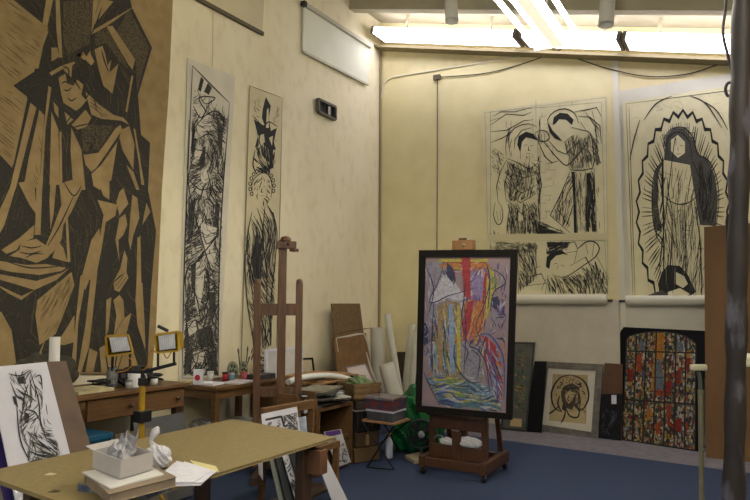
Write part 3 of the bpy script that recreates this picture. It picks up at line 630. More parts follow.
# ---------------------------------------------------------------- leaning print and boards, far left
def leaning_left():
    a = math.radians(28); n = (math.cos(a),0,math.sin(a)); p = Vector((-3.5,0,.4))
    P = Plane(p, n); P2 = Plane(p - Vector(n)*.03, n); P3 = Plane(p-Vector(n)*.06, n)
    def down(Pl, q, z=.0):
        h = [Pl.hit(*c) for c in q]; d = Vector((math.sin(a),0,-math.cos(a)))
        return [h[0], h[1], h[2]+d*((h[2].z-z)/math.cos(a)), h[3]+d*((h[3].z-z)/math.cos(a))]
    b = MB(); b.use(mat('mat_board', (188,187,194), (180,180,188), 4, .8)); b.slab(down(P, ((-12,367.5),(46.5,362),(69.5,455.6),(5,466))), .008, n)
    R = '8,372 36,368 42,384 50,420 58,446 60,460 28,464 22,440 14,400'
    b.fill(P, R, 150, 76, 14, .9, 3, .7, .12, .002, [ink_m, inkg, inkg], .5, .3)
    b.fill(P, '24,430 58,440 60,460 28,464', 40, 35, 18, 1.2, 6, .3, .1, .003, [ink_m, inkg], .4, .2)
    for q in ('17,378 24,376 26,384 18,384','24,412 29,414 28,424 24,422','12,396 16,398 18,408 14,404'): b.ink(P, q, .003, ink_m)
    b.lines(P, '8,374 20,376 30,370;30,372 38,400 40,420 46,440;20,392 28,396 36,402;16,402 20,440 30,462;24,410 34,412 40,422;10,382 16,396 22,400;34,378 40,376 42,390;28,384 24,396 22,410', 1.4, .004, ink_m)
    tag(b.build('mounted_print'), 'dense black drawing on a wide white mount, leaning at the far left behind the table', 'mounted print')
    b = MB(); br = mat('board_brown', (74,54,34), (92,68,42), 5, .6, .1)
    b.use(br); b.slab(down(P2, ((34,362),(66,361),(92,446),(60,458))), .02, n)
    gl = mat('board_line', (70,74,66))
    b.lines(P2, '40,386 72,384;48,412 80,409;56,432 87,429;52,364 80,450;60,364 88,446', .8, .002, gl, False)
    tag(b.build('board'), 'brown board with faint crossing lines leaning behind the mounted print', 'board')
    b = MB(); b.slab(down(P3, ((-20,400),(-2,400),(10,467),(0,474))), .01, n); tag(b.build('board', mat('purple_board', (44,30,92), rough=.5)), 'dark purple board edge at the far left behind the mounted print', 'board')
    b = MB(); Pc = Plane(P2.p-Vector(n)*.1, (AX[2].x,AX[2].y,0)); c0 = onX(-4.05).hit(57,363); c1 = onX(-4.05).hit(55,337)
    b.tube([Vector((c0.x,c0.y,.0)),(c1.x,c1.y,c1.z)], .034, 16, False)
    b.tube([Vector((c0.x,c0.y,.001)),(c1.x,c1.y,c1.z)], .029, 16, True)
    tag(b.build('paper_tube', mat('tube_white', (206,204,198), rough=.7)), 'short white paper tube standing upright behind the brown board', 'paper tube')
leaning_left()
# ---------------------------------------------------------------- work bench along the left wall
def bench():
    X = -4.12; z = .89; y0, y1 = 2.3, 4.0
    t = thing('workbench', 'orange-brown wooden workbench with drawers along the left wall', 'workbench', (-4.4,3.2,0))
    MB().box((XL+.03,y0,z-.03),(X+.03,y1,z)).build('worktop', wood_o, t, .004)
    MB().box((XL+.05,y0+.02,z-.2),(X-.03,y1-.02,z-.031)).build('carcass', mat('carcass',(66,47,28),(80,57,34),6,.6), t)
    for a_, b_ in ((3.06,3.55),(3.57,3.97)):
        d = MB().box((X-.03,a_,z-.19),(X,b_,z-.04)).build('drawer', mat('drawer_wood', (94,66,36), (110,78,46), 5, .5, .1,(1,1,8)), t, .003)
        MB().lathe((X,(a_+b_)/2+.12,z-.115), [(0,.028),(.016,.024),(.017,.014),(.008,.0)], 12, (1,0,0)).build('knob', wood_d, d)
    MB().box((X-.03,y0+.1,z-.1),(X,3.04,z-.04)).build('rail', mat('drawer_wood',(94,66,36)), t)
    for y in (y0+.05, y1-.06):
        for x in (X-.05, XL+.09): MB().bar((x,y,0),(x,y,z-.031),.06,.06,(0,1,0)).build('leg', wood_d, t)
    # grey boards leaning on the front of the bench
    for (q, g, l, dx) in (((3.22,3.62,.02,.60),(96,84,66),'brown-grey board leaning against the front of the workbench',.08),((3.42,3.92,.02,.66),(74,74,74),'dark grey board leaning against the workbench front near its right end',.03)):
        b = MB(); b.slab([(X+.16+dx,q[0],q[2]),(X+.16+dx,q[1],q[2]),(X+.02+dx,q[1],q[3]),(X+.02+dx,q[0],q[3])], .01, (1,0,.2))
        tag(b.build('board', mat('board_%d' % g[0], g, tuple(v+10 for v in g), 6, .7)), l, 'board')
    # teal crate
    P = onX(-3.95); a_ = P.hit(86,430); c = P.hit(108,430)
    t = thing('plastic_crate', 'teal blue plastic crate standing under the left end of the workbench', 'crate', (-4.1,(a_.y+c.y)/2,0))
    tm = mat('teal_plastic', (20,74,104), (26,86,116), 6, .45); b = MB()
    for k in range(7): b.box((-4.4,a_.y-.05,.04+k*.085),(-3.94,c.y+.02,.10+k*.085))
    for yy in (a_.y-.05, c.y): b.box((-4.4,yy,0),(-3.94,yy+.02,.62))
    b.build('slatted_body', tm, t); MB().box((-4.41,a_.y-.06,.6),(-3.93,c.y+.03,.64)).build('rim', tm, t, .005)
    # things on the bench
    Zb = z
    def at(px, py, dz=0): v = onZ(z).hit(px,py); return Vector((v.x,v.y,z+dz))
    crumple(Vector((-4.48,2.95,z)), .15, 8, (.9,1.6,1.0), 'cloth_heap', mat('cloth_olive', (44,42,30), (60,56,40), 9, .95), 'crumpled olive cloth heap on the left end of the workbench', 'cloth', .22)
    t = thing('paper_tray', 'flat wooden tray of papers at the workbench edge under the left lamp', 'tray', (-4.25,3.08,z))
    MB().box((-4.38,2.95,z),(-4.1,3.28,z+.012)).build('tray_base', wood_o, t); MB().box((-4.37,2.97,z+.0125),(-4.11,3.27,z+.035)).build('papers', mat('old_paper', (196,186,150), (170,160,120), 16, .85), t)
    def mug(x, y, s, label, m):
        t = thing('mug', label, 'mug', (x,y,z)); MB().lathe((x,y,z), [(0,0),(.036*s,0),(.04*s,.01),(.042*s,.095*s),(.038*s,.095*s),(.035*s,.012),(0,.012)], 24).build('cup', m, t)
        b = MB(); b.tube(curve([(x+.02,y+.036*s,z+.078*s),(x+.025,y+.066*s,z+.078*s),(x+.028,y+.075*s,z+.05*s),(x+.022,y+.062*s,z+.024*s),(x+.018,y+.036*s,z+.022*s)]), .006, 8); b.build('handle', m, t)
    v = onX(-4.2).hit(134,391); mug(-4.2, v.y, 1.25, 'white mug with a handle on the workbench beside the paper tray', mat('china', (206,206,204), rough=.25))
    gl = mat('jar_glass', (200,206,204), rough=.08, alpha=.8)
    v = onX(-4.35).hit(112,380); t = thing('glass_jar', 'clear glass jar of brushes behind the paper tray', 'jar', (-4.35,v.y,z))
    MB().lathe((-4.35,v.y,z), [(0,0),(.04,0),(.044,.02),(.044,.12),(.034,.14),(.034,.16),(.031,.16),(.031,.14),(.04,.118),(.04,.012),(0,.012)], 20).build('glass', gl, t)
    for i in range(4): MB().tube([(-4.35+.01*i-.015,v.y,z+.02),(-4.37+.02*i,v.y-.05+.035*i,z+.25)], .005, 6).build('brush', wood_o if i%2 else blackm, t)
    # dark bag and oddments near the right end
    crumple(Vector((-4.36,3.66,z)), .11, 3, (1.0,1.5,.7), 'camera_bag', mat('bag_black', (26,28,30), (44,46,48), 10, .7), 'lumpy black bag on the workbench under the right lamp', 'bag', .22)
    R = random.Random(2)
    for i,(y,l) in enumerate(((3.36,'black tangled cable coil left of the black bag on the workbench'),(3.86,'black cable coil at the right end of the workbench'))):
        b = MB(); P = [(-4.38+.07*math.cos(a_*.7+i)*(1+.2*math.sin(a_)), y+.08*math.sin(a_*.7+i)*(1+.3*math.cos(a_*1.7)), z+.012+.05*abs(math.sin(a_*.23))) for a_ in range(36)]
        b.tube(P, .007, 6); tag(b.build('cable_coil', blackm), l, 'cable')
    for i,(x,y,l,c_) in enumerate(((-4.2,3.48,'small silver tin on the workbench behind the yellow pole',(170,170,168)),(-4.2,3.72,'small white plastic pot in front of the black bag',(200,200,196)))):
        t = thing('tin_pot', l, 'pot', (x,y,z)); MB().lathe((x,y,z), [(0,0),(.03,0),(.03,.055),(0,.055)], 18).build('can', mat('tin_%d'%i, c_, rough=.4), t); MB().lathe((x,y,z+.0555), [(0,0),(.032,0),(.032,.012),(0,.012)], 18).build('lid', blackm if i else steel, t)
bench()
def lamp_stand():
    P = onX(-3.72).hit(143,400); X, Y = P.x, P.y
    F = Plane((X,Y,0), (AX[2].x*.9+.2,AX[2].y,0))
    F = Plane((X,Y,0), (AX[2].x,AX[2].y,0))
    ye = mat('yellow_paint', (164,130,18), (146,114,16), 5, .4); u = Vector((AX[0].x,AX[0].y,0)).normalized(); f = Vector((AX[2].x,AX[2].y,0)).normalized()
    t = thing('work_light_stand', 'yellow tripod stand with two yellow halogen work lights beside the workbench', 'work light', (X,Y,0))
    top = F.hit(143,366); mid = F.hit(142.5,381)
    MB().tube([(X,Y,.2),(mid.x,mid.y,mid.z)], .022, 14).build('pole', ye, t)
    MB().tube([(mid.x,mid.y,mid.z),(mid.x,mid.y,top.z)], .014, 12).build('inner_pole', blackm, t)
    MB().tube([(mid.x,mid.y,mid.z-.03),(mid.x,mid.y,mid.z+.02)], .03, 12).build('collar', blackm, t)
    MB().tube([F.hit(116,371),F.hit(143,372),F.hit(176,363.5)], .013, 10).build('crossbar', blackm, t)
    for k in range(3):
        a = 2*math.pi*k/3+.4; MB().tube([(X,Y,.45),(X+.3*math.cos(a),Y+.3*math.sin(a),.012)], .012, 8).build('leg', ye, t)
    def head(q, lens, arms, back):
        b = MB(); ps = [F.hit(*c) + f*.02 for c in q]; n = (ps[1]-ps[0]).cross(ps[2]-ps[1]).normalized(); n = -f
        # body: front opening and smaller back
        fr = [p - f*.05 for p in ps]; cen = sum(ps, Vector())/4; bk = [cen + (p-cen)*.72 + f*.09 - u*back for p in ps]
        b.add(fr+bk, [(0,1,5,4),(1,2,6,5),(2,3,7,6),(3,0,4,7),(4,5,6,7)])
        h = b.build('lamp_head', ye, t)
        for k in range(5):
            c1 = [fr[0].lerp(bk[0],(k+.5)/5), fr[1].lerp(bk[1],(k+.5)/5)]
            MB().bar(c1[0]+Vector((0,0,.006)), c1[1]+Vector((0,0,.006)), .004, .014).build('cooling_fin', ye, h)
        b = MB(); L = [F.hit(*c) - f*.034 for c in lens]; b.slab(L, .004, -f); b.build('glass', mat('lamp_glass', (180,184,192), (214,216,220), 14, .12), h)
        b = MB(); 
        for i in range(4): b.bar(fr[i], fr[(i+1)%4], .009, .012)
        b.build('rim', ye, h)
        b = MB(); 
        for i in range(9):
            s = (i+.5)/9; b.tube([L[0].lerp(L[1],s)-f*.012, L[3].lerp(L[2],s)-f*.012], .0011, 5)
        b.build('wire_guard', steel, h)
        for (x0,y0,x1,y1) in arms: MB().bar(F.hit(x0,y0), F.hit(x1,y1), .014, .01).build('bracket_arm', blackm, t)
    head(((107.5,336.5),(130,335.5),(134.5,352.5),(109,356)), ((111,337.5),(128.5,336.5),(132,350),(114,352)), ((113,354,112,371),(130,351,130,372)), .03)
    head(((156.5,335),(179,332),(179.5,350.5),(158,352.5)), ((160,336),(176,333.5),(177,348),(161,350)), ((158,352,158,368),(174,350,174,364)), -.02)
    MB().tube([F.hit(158,326), F.hit(168,331)], .012, 8).build('grip', blackm, t)
    for P in ('128,356 134,362 128,370 118,372','164,352 168,358 172,352','156,352 152,350 148,366 143,370'):
        MB().tube([F.hit(*c)-f*.02 for c in curve(pts(P))], .004, 6).build('lead', mat('lead_orange', (170,110,20)), t)
    MB().box((X-.04,Y-.05,.72),(X+.04,Y+.05,.80)).build('switch_box', blackm, t, .006)
lamp_stand()
def side_table():
    c = onZ(.8).hit(216,388); X, Y = c.x, c.y; z = .8
    t = thing('side_table', 'small wooden side table crowded with paints and papers below the tall drawings', 'table', (X-.3,Y+.4,0))
    MB().box((XL+.02,Y,z-.03),(X,Y+.92,z)).build('tabletop', wood_o, t, .004)
    b = MB(); b.box((XL+.06,Y+.03,z-.11),(X-.04,Y+.06,z-.031)); b.build('apron', wood_o, t)
    MB().box((X-.06,Y+.06,z-.11),(X-.03,Y+.86,z-.031)).build('apron', wood_o, t)
    for x in (XL+.1, X-.05):
        for y in (Y+.05, Y+.86): MB().bar((x,y,0),(x,y,z-.031),.055,.055,(0,1,0)).build('leg', wood_o, t, .004)
    MB().box((XL+.07,Y+.05,.32),(X-.04,Y+.87,.34)).build('shelf', wood_d, t)
    def flat(name, q, h, m, label, cat, zz=z, grp=None):
        b = MB(); b.slab([(x_,y_,zz+h) for x_,y_ in q], h, (0,0,1)); return tag(b.build(name, m), label, cat, grp)
    def rect(cx, cy, w, d, a):
        ca, sa = math.cos(a), math.sin(a); return [(cx+ca*x-sa*y, cy+sa*x+ca*y) for x,y in ((-w/2,-d/2),(w/2,-d/2),(w/2,d/2),(-w/2,d/2))]
    pw = MC['sheet_white']
    v = onX(X-.08).hit(200,384)
    flat('paper_pile', rect(X-.24,Y+.06+.1,.22,.16,.1), .02, pw, 'low pile of white paper at the near edge of the side table', 'papers')
    flat('paper_pile', rect(X-.12,Y+.42,.2,.3,.2), .012, mat('paper_pink', (196,180,180), (206,204,206), 12, .8), 'pinkish papers spread on the middle of the side table', 'papers')
    flat('paper_pile', rect(X-.42,Y+.13,.16,.2,.0), .03, mat('old_paper',(196,186,150)), 'cream paper pile at the back left of the side table', 'papers')
    # white carton with a red disc
    p = Plane((X-.14,Y+.03,0),(AX[2].x,AX[2].y,0)); q = [p.hit(*k_) for k_ in ((193,369),(201.5,369),(201,384),(193,384))]
    f = Vector((AX[2].x,AX[2].y,0)).normalized(); z_ = z+.0205
    w0 = (q[1]-q[0]).length; o = Vector((q[3].x,q[3].y,z_)); u = Vector((AX[0].x,AX[0].y,0)).normalized()
    b = MB(); b.use(pw); b.slab([o, o+u*w0, o+u*w0+Vector((0,0,.13)), o+Vector((0,0,.13))], .05, -f)
    b.use(mat('red_print', (176,24,30))); b.poly([o + u*(w0/2+.026*math.cos(i*.524)) + Vector((0,0,.058+.028*math.sin(i*.524))) - f*.0012 for i in range(12)])
    tag(b.build('carton'), 'small white carton with a round red spot on the side table', 'carton')
    def pot(x, y, r, h, m, l, m2=None):
        t = thing('paint_pot', l, 'paint pot', (x,y,z)); MB().lathe((x,y,z+.001), [(0,0),(r,0),(r,h),(0,h)], 18).build('pot_body', m, t); MB().lathe((x,y,z+h+.0015), [(0,0),(r*1.08,0),(r*1.08,.014),(0,.014)], 18).build('lid', m2 or m, t)
    pot(X-.3, Y+.44, .03, .07, mat('red_p', (150,30,34)), 'dark red paint pot on the side table beside the carton', blackm)
    pot(X-.22, Y+.62, .028, .06, mat('pink_p', (190,90,96)), 'pink paint pot on the side table, furthest right')
    pot(X-.31, Y+.54, .026, .05, mat('blue_p', (110,160,190)), 'light blue paint pot on the side table', MC['sheet_white'])
    pot(X-.4, Y+.34, .03, .08, mat('white_p', (200,198,190)), 'white paint pot against the wall on the side table')
    flat('paint_box', rect(X-.13,Y+.77,.16,.26,.0), .05, mat('paintbox', (44,42,46), (60,56,58), 20, .5), 'flat dark paint box at the far end of the side table', 'paint box')
    # palettes leaning at the wall
    pal = mat('palette', (150,150,120), (96,110,88), 16, .7)
    for i, (px, py, rx, ry, l) in enumerate(((233,371,5.4,9,'round grey-green paint palette leaning on the wall above the paint box'),(244,372,4.2,8,'smaller paint palette leaning right of the first palette'))):
        P = onX(X-.33-.04*i); b = MB(); b.use(pal); ring = [P.hit(px+rx*math.cos(a*math.pi/10), py+ry*math.sin(a*math.pi/10)) for a in range(20)]
        b.slab(ring, .008, (1,0,0)); b.use(mat('dab_dark',(52,54,44)))
        for a, rr in ((.4,.5),(1.6,.55),(2.9,.5),(4.2,.55),(5.3,.5),(0,0)): 
            b.poly([P.hit(px+rx*rr*math.cos(a)+rx*.22*math.cos(k*.785), py+ry*rr*math.sin(a)+ry*.2*math.sin(k*.785), .002) for k in range(8)])
        o_ = b.build('palette'); o_.location.z = z+.001; tag(o_, l, 'palette')
    for i, (a0,a1,l) in enumerate((((241,372),(238,348),'long thin brush leaning left behind the palettes'),((245,372),(248,346),'long thin brush leaning right behind the palettes'),((243.5,373),(250,356),'short brush leaning furthest right behind the palettes'))):
        P = onX(X-.45); p1 = P.hit(*a1); p0 = P.hit(*a0); p0.z = z+.004
        t = thing('paint_brush', l, 'brush', p0); MB().tube([p0,p0.lerp(p1,.8)], .005, 6).build('handle', blackm, t); MB().tube([p0.lerp(p1,.8),p0.lerp(p1,.9),p1], [.006,.009,.003], 8).build('bristles', inkg, t)
    crumple(Vector((X-.35,Y+.2,.341)), .1, 12, (1.2,1,.7), 'paper_bundle', mat('bundle', (120,120,118), (150,148,144), 10, .8), 'grey-white bundle on the lower shelf of the side table', 'bundle', .2)
    flat('paper_pile', rect(X-.25,Y+.62,.3,.3,.1), .07, mat('pale_green', (130,136,122), (150,152,140), 10, .8), 'pale papers on the lower shelf of the side table', 'papers', .341)
side_table()
def old_easel():
    F = onX(-3.7); f = Vector((AX[2].x,AX[2].y,0)).normalized(); u = Vector((AX[0].x,AX[0].y,0)).normalized()
    P0 = onX(-3.75).hit(282,330); F = Plane(P0, (AX[2].x,AX[2].y,0)); Fb = Plane(P0+f*.03, (AX[2].x,AX[2].y,0))
    t = thing('wooden_easel', 'tall old brown wooden easel without a canvas, in front of the narrow drawing', 'easel', (P0.x,P0.y,0))
    def vert(name, F_, xt, yt, xb, w, d, cap=False, off=0):
        a = F_.hit(xt,yt); c = F_.hit(xb,400); k = a + (c-a)*((a.z-.06)/(a.z-c.z))
        return MB().bar(k, a, w, d, f).build(name, wood_e, t, .006), a, k
    vert('mast', F, 283, 240, 280.5, .075, .03)
    for x, xb in ((257.5,256.5),(299.5,298)):
        o_, a, k = vert('side_post', Fb, x, 283, xb, .062, .045)
        MB().lathe(a, [(.031,0),(.030,.02),(.018,.035),(0,.04)], 16).build('post_cap', wood_e, o_)
    b = MB(); b.bar(Fb.hit(259,309.5), Fb.hit(299,309.5), .03, .11, (0,0,1)); b.build('crossbar', wood_e, t, .004)
    b = MB(); b.bar(Fb.hit(259,392), Fb.hit(299,392), .03, .09, (0,0,1)); b.build('crossbar', wood_e, t, .004)
    # top clamp block
    b = MB(); b.bar(F.hit(277,245)-f*.02, F.hit(296.5,245.5)-f*.02, .05, .07, (0,0,1)); o_ = b.build('canvas_clamp', wood_e, t, .006)
    MB().lathe(F.hit(286,240)-f*.02, [(.05,-.01),(.05,.012),(.03,.03),(0,.036)], 16).build('clamp_top', wood_e, o_)
    MB().box(F.hit(290,252)-f*.05, F.hit(299,249)-f*.02).build('clamp_lip', wood_e, o_)
    MB().lathe(F.hit(289,244.5)-f*.05, [(.012,0),(.012,.015),(0,.017)], 10, -f).build('knob', blackm, o_)
    # base
    x0, y0 = P0.x, P0.y
    for s in (-.17,.19):
        c = Vector((x0,y0,0)) + u*s; MB().bar(c - f*.34 + Vector((0,0,.04)), c + f*.06 + Vector((0,0,.04)), .06, .07, (0,0,1)).build('foot', wood_d, t, .004)
    MB().bar(Vector((x0,y0,1.2))+f*.05, Vector((x0,y0,.08))+f*.1, .05, .03, u).build('rear_strut', wood_d, t)
    MB().bar(Vector((x0,y0,.10))-u*.2, Vector((x0,y0,.10))+u*.22, .05, .06, (0,0,1)).build('stretcher', wood_d, t)
old_easel()
def print_rack():
    # browser rack with a slanting orange rail, full of mounted prints, behind the drawing table
    A = onX(-3.12).hit(262,413); B = onX(-3.12).hit(314,403.5)
    X = -3.12; y0, y1 = A.y, B.y
    t = thing('print_rack', 'orange wooden print rack filled with mounted prints behind the drawing table', 'rack', (X+.2,(y0+y1)/2,0))
    b = MB(); b.bar(A, B, .04, .07, (0,0,1)); b.build('back_rail', wood_o, t, .004)
    b = MB(); b.bar((X+.24,y0,.45), (X+.24,y1,.45), .04, .05, (0,0,1)); b.build('front_rail', wood_o, t, .004)
    for y in (y0+.03,y1-.03):
        MB().bar((X-.02,y,0),(X,y,A.z-.04), .045, .03,(0,1,0)).build('leg', wood_o, t); MB().bar((X+.24,y,0),(X+.24,y,.43), .045, .03,(0,1,0)).build('leg', wood_o, t)
    MB().box((X+.02,y0,.1),(X+.22,y1,.12)).build('base_board', wood_d, t)
    P = Plane((X+.07,0,.7), (1,0,.32))
    sh = mat('mat_board',(188,187,194)); n = P.n
    def sheet(q, m, label, art=None, off=0):
        Pl = Plane(P.p + n*off, n); b = MB(); b.use(m); b.slab([Pl.hit(*c) for c in q], .006, n)
        if art: art(b, Pl)
        tag(b.build('mounted_print'), label, 'print', 'mounted prints in the rack')
    def art1(b, Pl):
        b.line(Pl, '265,420 281,416.5', 2.2, .003, ink_m, False); b.line(Pl, '281,416 284,427', 2, .003, ink_m, False)
        b.ink(Pl, '283,416 296.5,412.5 298,430 285,430', .002, inkg)
        b.fill(Pl, '283,416 296.5,412.5 298,430 285,430', 50, 60, 6, 1, 3, 1, .4, .003, [ink_m, MC['mat_board']], .4, .5)
        b.fill(Pl, '266,422 280,419 282,432 268,432', 14, 40, 6, .8, 5, 1, .4, .003, [ink_m], .4, .5)
    sheet(((261.5,414),(297,406.5),(303,452),(266,458)), sh, 'white mounted print with two black pictures, highest in the rack', art1, 0)
    sheet(((288,420),(306,416),(309,450),(290,452)), mat('mount_blue', (150,160,176), (120,128,140), 20, .8), 'blue-grey print behind the orange rail end of the rack', None, -.05)
    # sheets seen under the table, spread lower down
    P2 = Plane((X+.30,0,.3), (1,0,.25)); n2 = P2.n
    def low(q, m, label, off, art=None):
        Pl = Plane(P2.p+n2*off, n2); b = MB(); b.use(m); h = [Pl.hit(*c) for c in q]; b.slab(h, .005, n2)
        if art: art(b, Pl)
        tag(b.build('mounted_print'), label, 'print', 'prints standing low in the rack')
    dk = mat('dark_mount', (40,44,46), rough=.6)
    low(((268,452),(275,452),(286,502),(279,502)), mat('grey_mount', (120,124,116), rough=.8), 'grey mount edge, leftmost of the prints seen under the table', .00)
    low(((258,455),(263,455),(263,480),(259,474)), sh, 'white paper strip hanging under the table edge', .03)
    low(((274,452),(284,450),(300,502),(286,502)), dk, 'dark mount beside the grey mount under the table', .015)
    low(((280,448),(290,448),(302,502),(296,502)), sh, 'white mount between dark prints under the table', .03, lambda b, Pl: b.fill(Pl, '282,458 290,458 300,496 294,496', 26, 70, 7, 1.2, 3, .7, .3, .003, [ink_m, inkg], .4, .4))
    low(((288,448),(300,446),(308,502),(303,502)), dk, 'dark print edge next to the table leg', .045)
    low(((316,458),(327,458),(349,503),(333,503)), sh, 'broad white mount leaning right of the table leg', .02)
print_rack()
# ---------------------------------------------------------------- cupboards and clutter before the corner
def low_cabinets():
    X = -4.0; z = .72
    # long plan chest on the left wall behind the old easel
    t = thing('plan_chest', 'low brown plan chest along the left wall behind the old easel', 'cabinet', (-4.35,6.0,0))
    y0, y1 = 5.5, 6.78
    MB().box((XL+.02,y0,z-.03),(X,y1,z)).build('top', wood_o, t, .004); MB().box((XL+.04,y0+.02,.03),(X-.03,y1-.02,z-.031)).build('carcass', mat('chest_wood',(84,60,36),(98,70,44),6,.6,.1,(1,1,8)), t)
    for k in range(5):
        d = MB().box((X-.03,y0+.04,.08+k*.12),(X-.012,y1-.04,.19+k*.12)).build('drawer', wood_o, t, .003)
        for yy in (y0+.4,y1-.4): MB().bar((X-.005,yy-.05,.135+k*.12),(X-.005,yy+.05,.135+k*.12),.012,.018).build('handle', blackm, d)
    # long white roll with a dark end
    A = onX(X-.12).hit(288,380); B = onX(X-.12).hit(352,381)
    r = .035; t = thing('poster_roll', 'long white poster roll with a black end cap lying on the plan chest', 'poster roll', (X-.12,6,z))
    za = z+.13; zb = z+.075
    P0 = Vector((X-.02,5.2,.80)); 
    q = [onX(-3.9).hit(x,y) for x,y in curve(pts('288,382 300,378 320,375.5 338,376.5 351,380'))]
    MB().tube(q, .03, 14).build('paper_roll', mat('roll_bright',(214,214,206),rough=.7), t)
    e = q[-1]; d = (q[-1]-q[-3]).normalized(); b = MB(); b.tube([e-d*.02, e+d*.16], .052, 16).build('end_cap', black, t)
    # cardboard flats under the roll
    b = MB()
    for i,(w_,l_,c_) in enumerate((((-4.5,5.55,-3.86,6.5),'brown cardboard flat on the plan chest, lowest of three','cardboard'),((-4.45,5.6,-3.9,6.4),'middle brown sheet stacked on the plan chest','chip'),((-4.4,5.62,-3.94,6.3),'top brown board of the three under the white roll','c3'))):
        b = MB().box((w_[0],w_[1],z+.002+i*.022),(w_[2],w_[3],z+.02+i*.022)); tag(b.build('cardboard_flat', cardb if i != 1 else chip), l_, 'cardboard', 'flats on the plan chest')
    # framed white picture standing on the chest and a small dark framed one
    def frame_on(pl, q, w_, m, inner, label, name='framed_picture', z0=None, cat='picture'):
        h = [pl.hit(*c) for c in q]; h = [Vector((v.x,v.y,max(v.z,z+.003))) for v in h]; n = pl.n; c0 = sum(h, Vector())/4
        t = thing(name, label, cat, min(h, key=lambda v: v.z)); b = MB()
        inn = [p.lerp(c0, 0) for p in h]
        inn = []
        for i in range(4):
            e1 = (h[(i+1)%4]-h[i]).normalized(); e2 = (h[i-1]-h[i]).normalized(); inn.append(h[i]+(e1+e2)*w_)
        for i in range(4):
            j = (i+1)%4; b.slab([h[i],h[j],inn[j],inn[i]], .025, n)
        b.build('frame', m, t, .003); b = MB(); b.slab([p - n*.008 for p in inn], .008, n); return t, b, inn
    P = Plane((-4.45,0,z+.06),(1,0,.12))
    t, b, inn = frame_on(P, ((266,349),(303,346),(303,386),(266,392)), .03, MC['sheet_white'], None, 'white framed pale picture standing on the plan chest behind the old easel')
    b.use(mat('pale_picture',(196,196,190),(180,180,176),6,.7)); b.m = [0]*len(b.m)
    b.use(mat('slot_dark',(104,84,66))); b.slab([P.hit(x,y,-.005) for x,y in ((270,361),(275,361),(275,378),(270,379))], .002, P.n)
    b.build('picture', None, t)
    P = Plane((-4.5,0,z+.06),(1,0,.1))
    t, b, inn = frame_on(P, ((301,358),(313,357.5),(315,380),(301,382)), .022, black, None, 'small black framed picture on the plan chest right of the white one')
    b.build('picture', mat('pale_cream',(190,178,140),(170,160,126),9,.8), t)
    # open shelf cabinet
    X = -3.43; a = onX(X).hit(319,409); c = onX(X).hit(353,401); zt = .60; wd = mat('cabinet_wood', (88,62,34), (102,74,42), 6, .5, .1, (1,1,6))
    y0, y1 = a.y, c.y; xb = X-.5
    t = thing('shelf_cabinet', 'low open wooden cabinet heaped with magazines, facing the blue carpet', 'cabinet', ((X+xb)/2,(y0+y1)/2,0))
    MB().box((xb,y0,zt-.03),(X,y1,zt)).build('top', wd, t, .003); MB().box((xb,y0,0),(X,y0+.025,zt-.031)).build('side_panel', wd, t, .003); MB().box((xb,y1-.025,0),(X,y1,zt-.031)).build('side_panel', wd, t, .003)
    MB().box((xb,y0+.026,.02),(xb+.02,y1-.026,zt-.031)).build('back_panel', wd, t); MB().box((xb+.021,y0+.026,.26),(X-.02,y1-.026,.285)).build('shelf', wd, t); MB().box((xb+.021,y0+.026,.02),(X-.01,y1-.026,.05)).build('bottom_board', wd, t)
    MB().box((X-.02,y0+.026,.0),(X-.035,y1-.026,.24)).build('lower_door', wd, t)
    # nearer narrow upright cabinet with sloping side
    y2 = y0-.30; xc = xb; xb = X-.13; t = thing('sloping_rack', 'wooden rack with a sloping side between the print rack and the shelf cabinet', 'rack', (X-.2,(y0+y2)/2,0))
    for yy, nm in ((y2,'side_panel'),(y0-.035,'side_panel')):
        b = MB(); P4 = [(xb-.1,yy,0),(X,yy,0),(X,yy,zt-.02),(xb+.1,yy,zt+.16),(xb-.1,yy,zt+.16)]; b.slab(P4, .025, (0,-1,0)); b.build(nm, wd, t)
    MB().box((xb-.1,y2+.026,.05),(X-.03,y0-.062+.025,.08)).build('bottom_board', wd, t); MB().box((xb-.1,y2+.026,.35),(X-.06,y0-.062+.025,.38)).build('shelf', wd, t)
    MB().box((xb-.12,y2,0),(xb-.101,y0-.01,zt+.1)).build('back_panel', wd, t)
    xb = xc
    # magazines heap
    R = random.Random(21); cols = [(176,176,172),(60,62,60),(140,136,120),(90,70,50),(196,194,186),(70,84,90),(120,124,110)]
    words = ['lowest','second lowest','third from the bottom','fourth from the bottom','middle','fifth from the top','fourth from the top','third from the top','second from the top','topmost']
    for i in range(10):
        cx = X-.22+R.uniform(-.05,.07); cy = (y0+y1)/2-.03+R.uniform(-.08,.06); an = R.uniform(-.5,.5); w_, d_ = .15+R.uniform(0,.06), .20+R.uniform(0,.07)
        q = [Vector((cx+math.cos(an)*x-math.sin(an)*y, cy+math.sin(an)*x+math.cos(an)*y, zt+.001+.015*(i+1))) for x,y in ((-w_,-d_),(w_,-d_),(w_,d_),(-w_,d_))]
        g = cols[i%7]; t = MB(); t.use(mat('mag_%d' % (i%7), g, tuple(max(0,v-50) for v in g), 16, .5)); t.slab(q, .0135, (0,0,1))
        tag(t.build('magazine'), '%s magazine in the heap on the open cabinet' % words[i], 'magazine', 'magazines on the open cabinet')
    # small papers in the sloping rack
    b = MB(); P = onX(X-.1); b.slab([P.hit(x,y) for x,y in ((302,404),(309,399),(313,408),(305,414))], .03, (1,0,0)); o_ = b.build('paper_packet', mat('packet',(150,156,166),(190,190,190),20,.7)); tag(o_, 'blue-white packet resting in the sloping rack', 'packet')
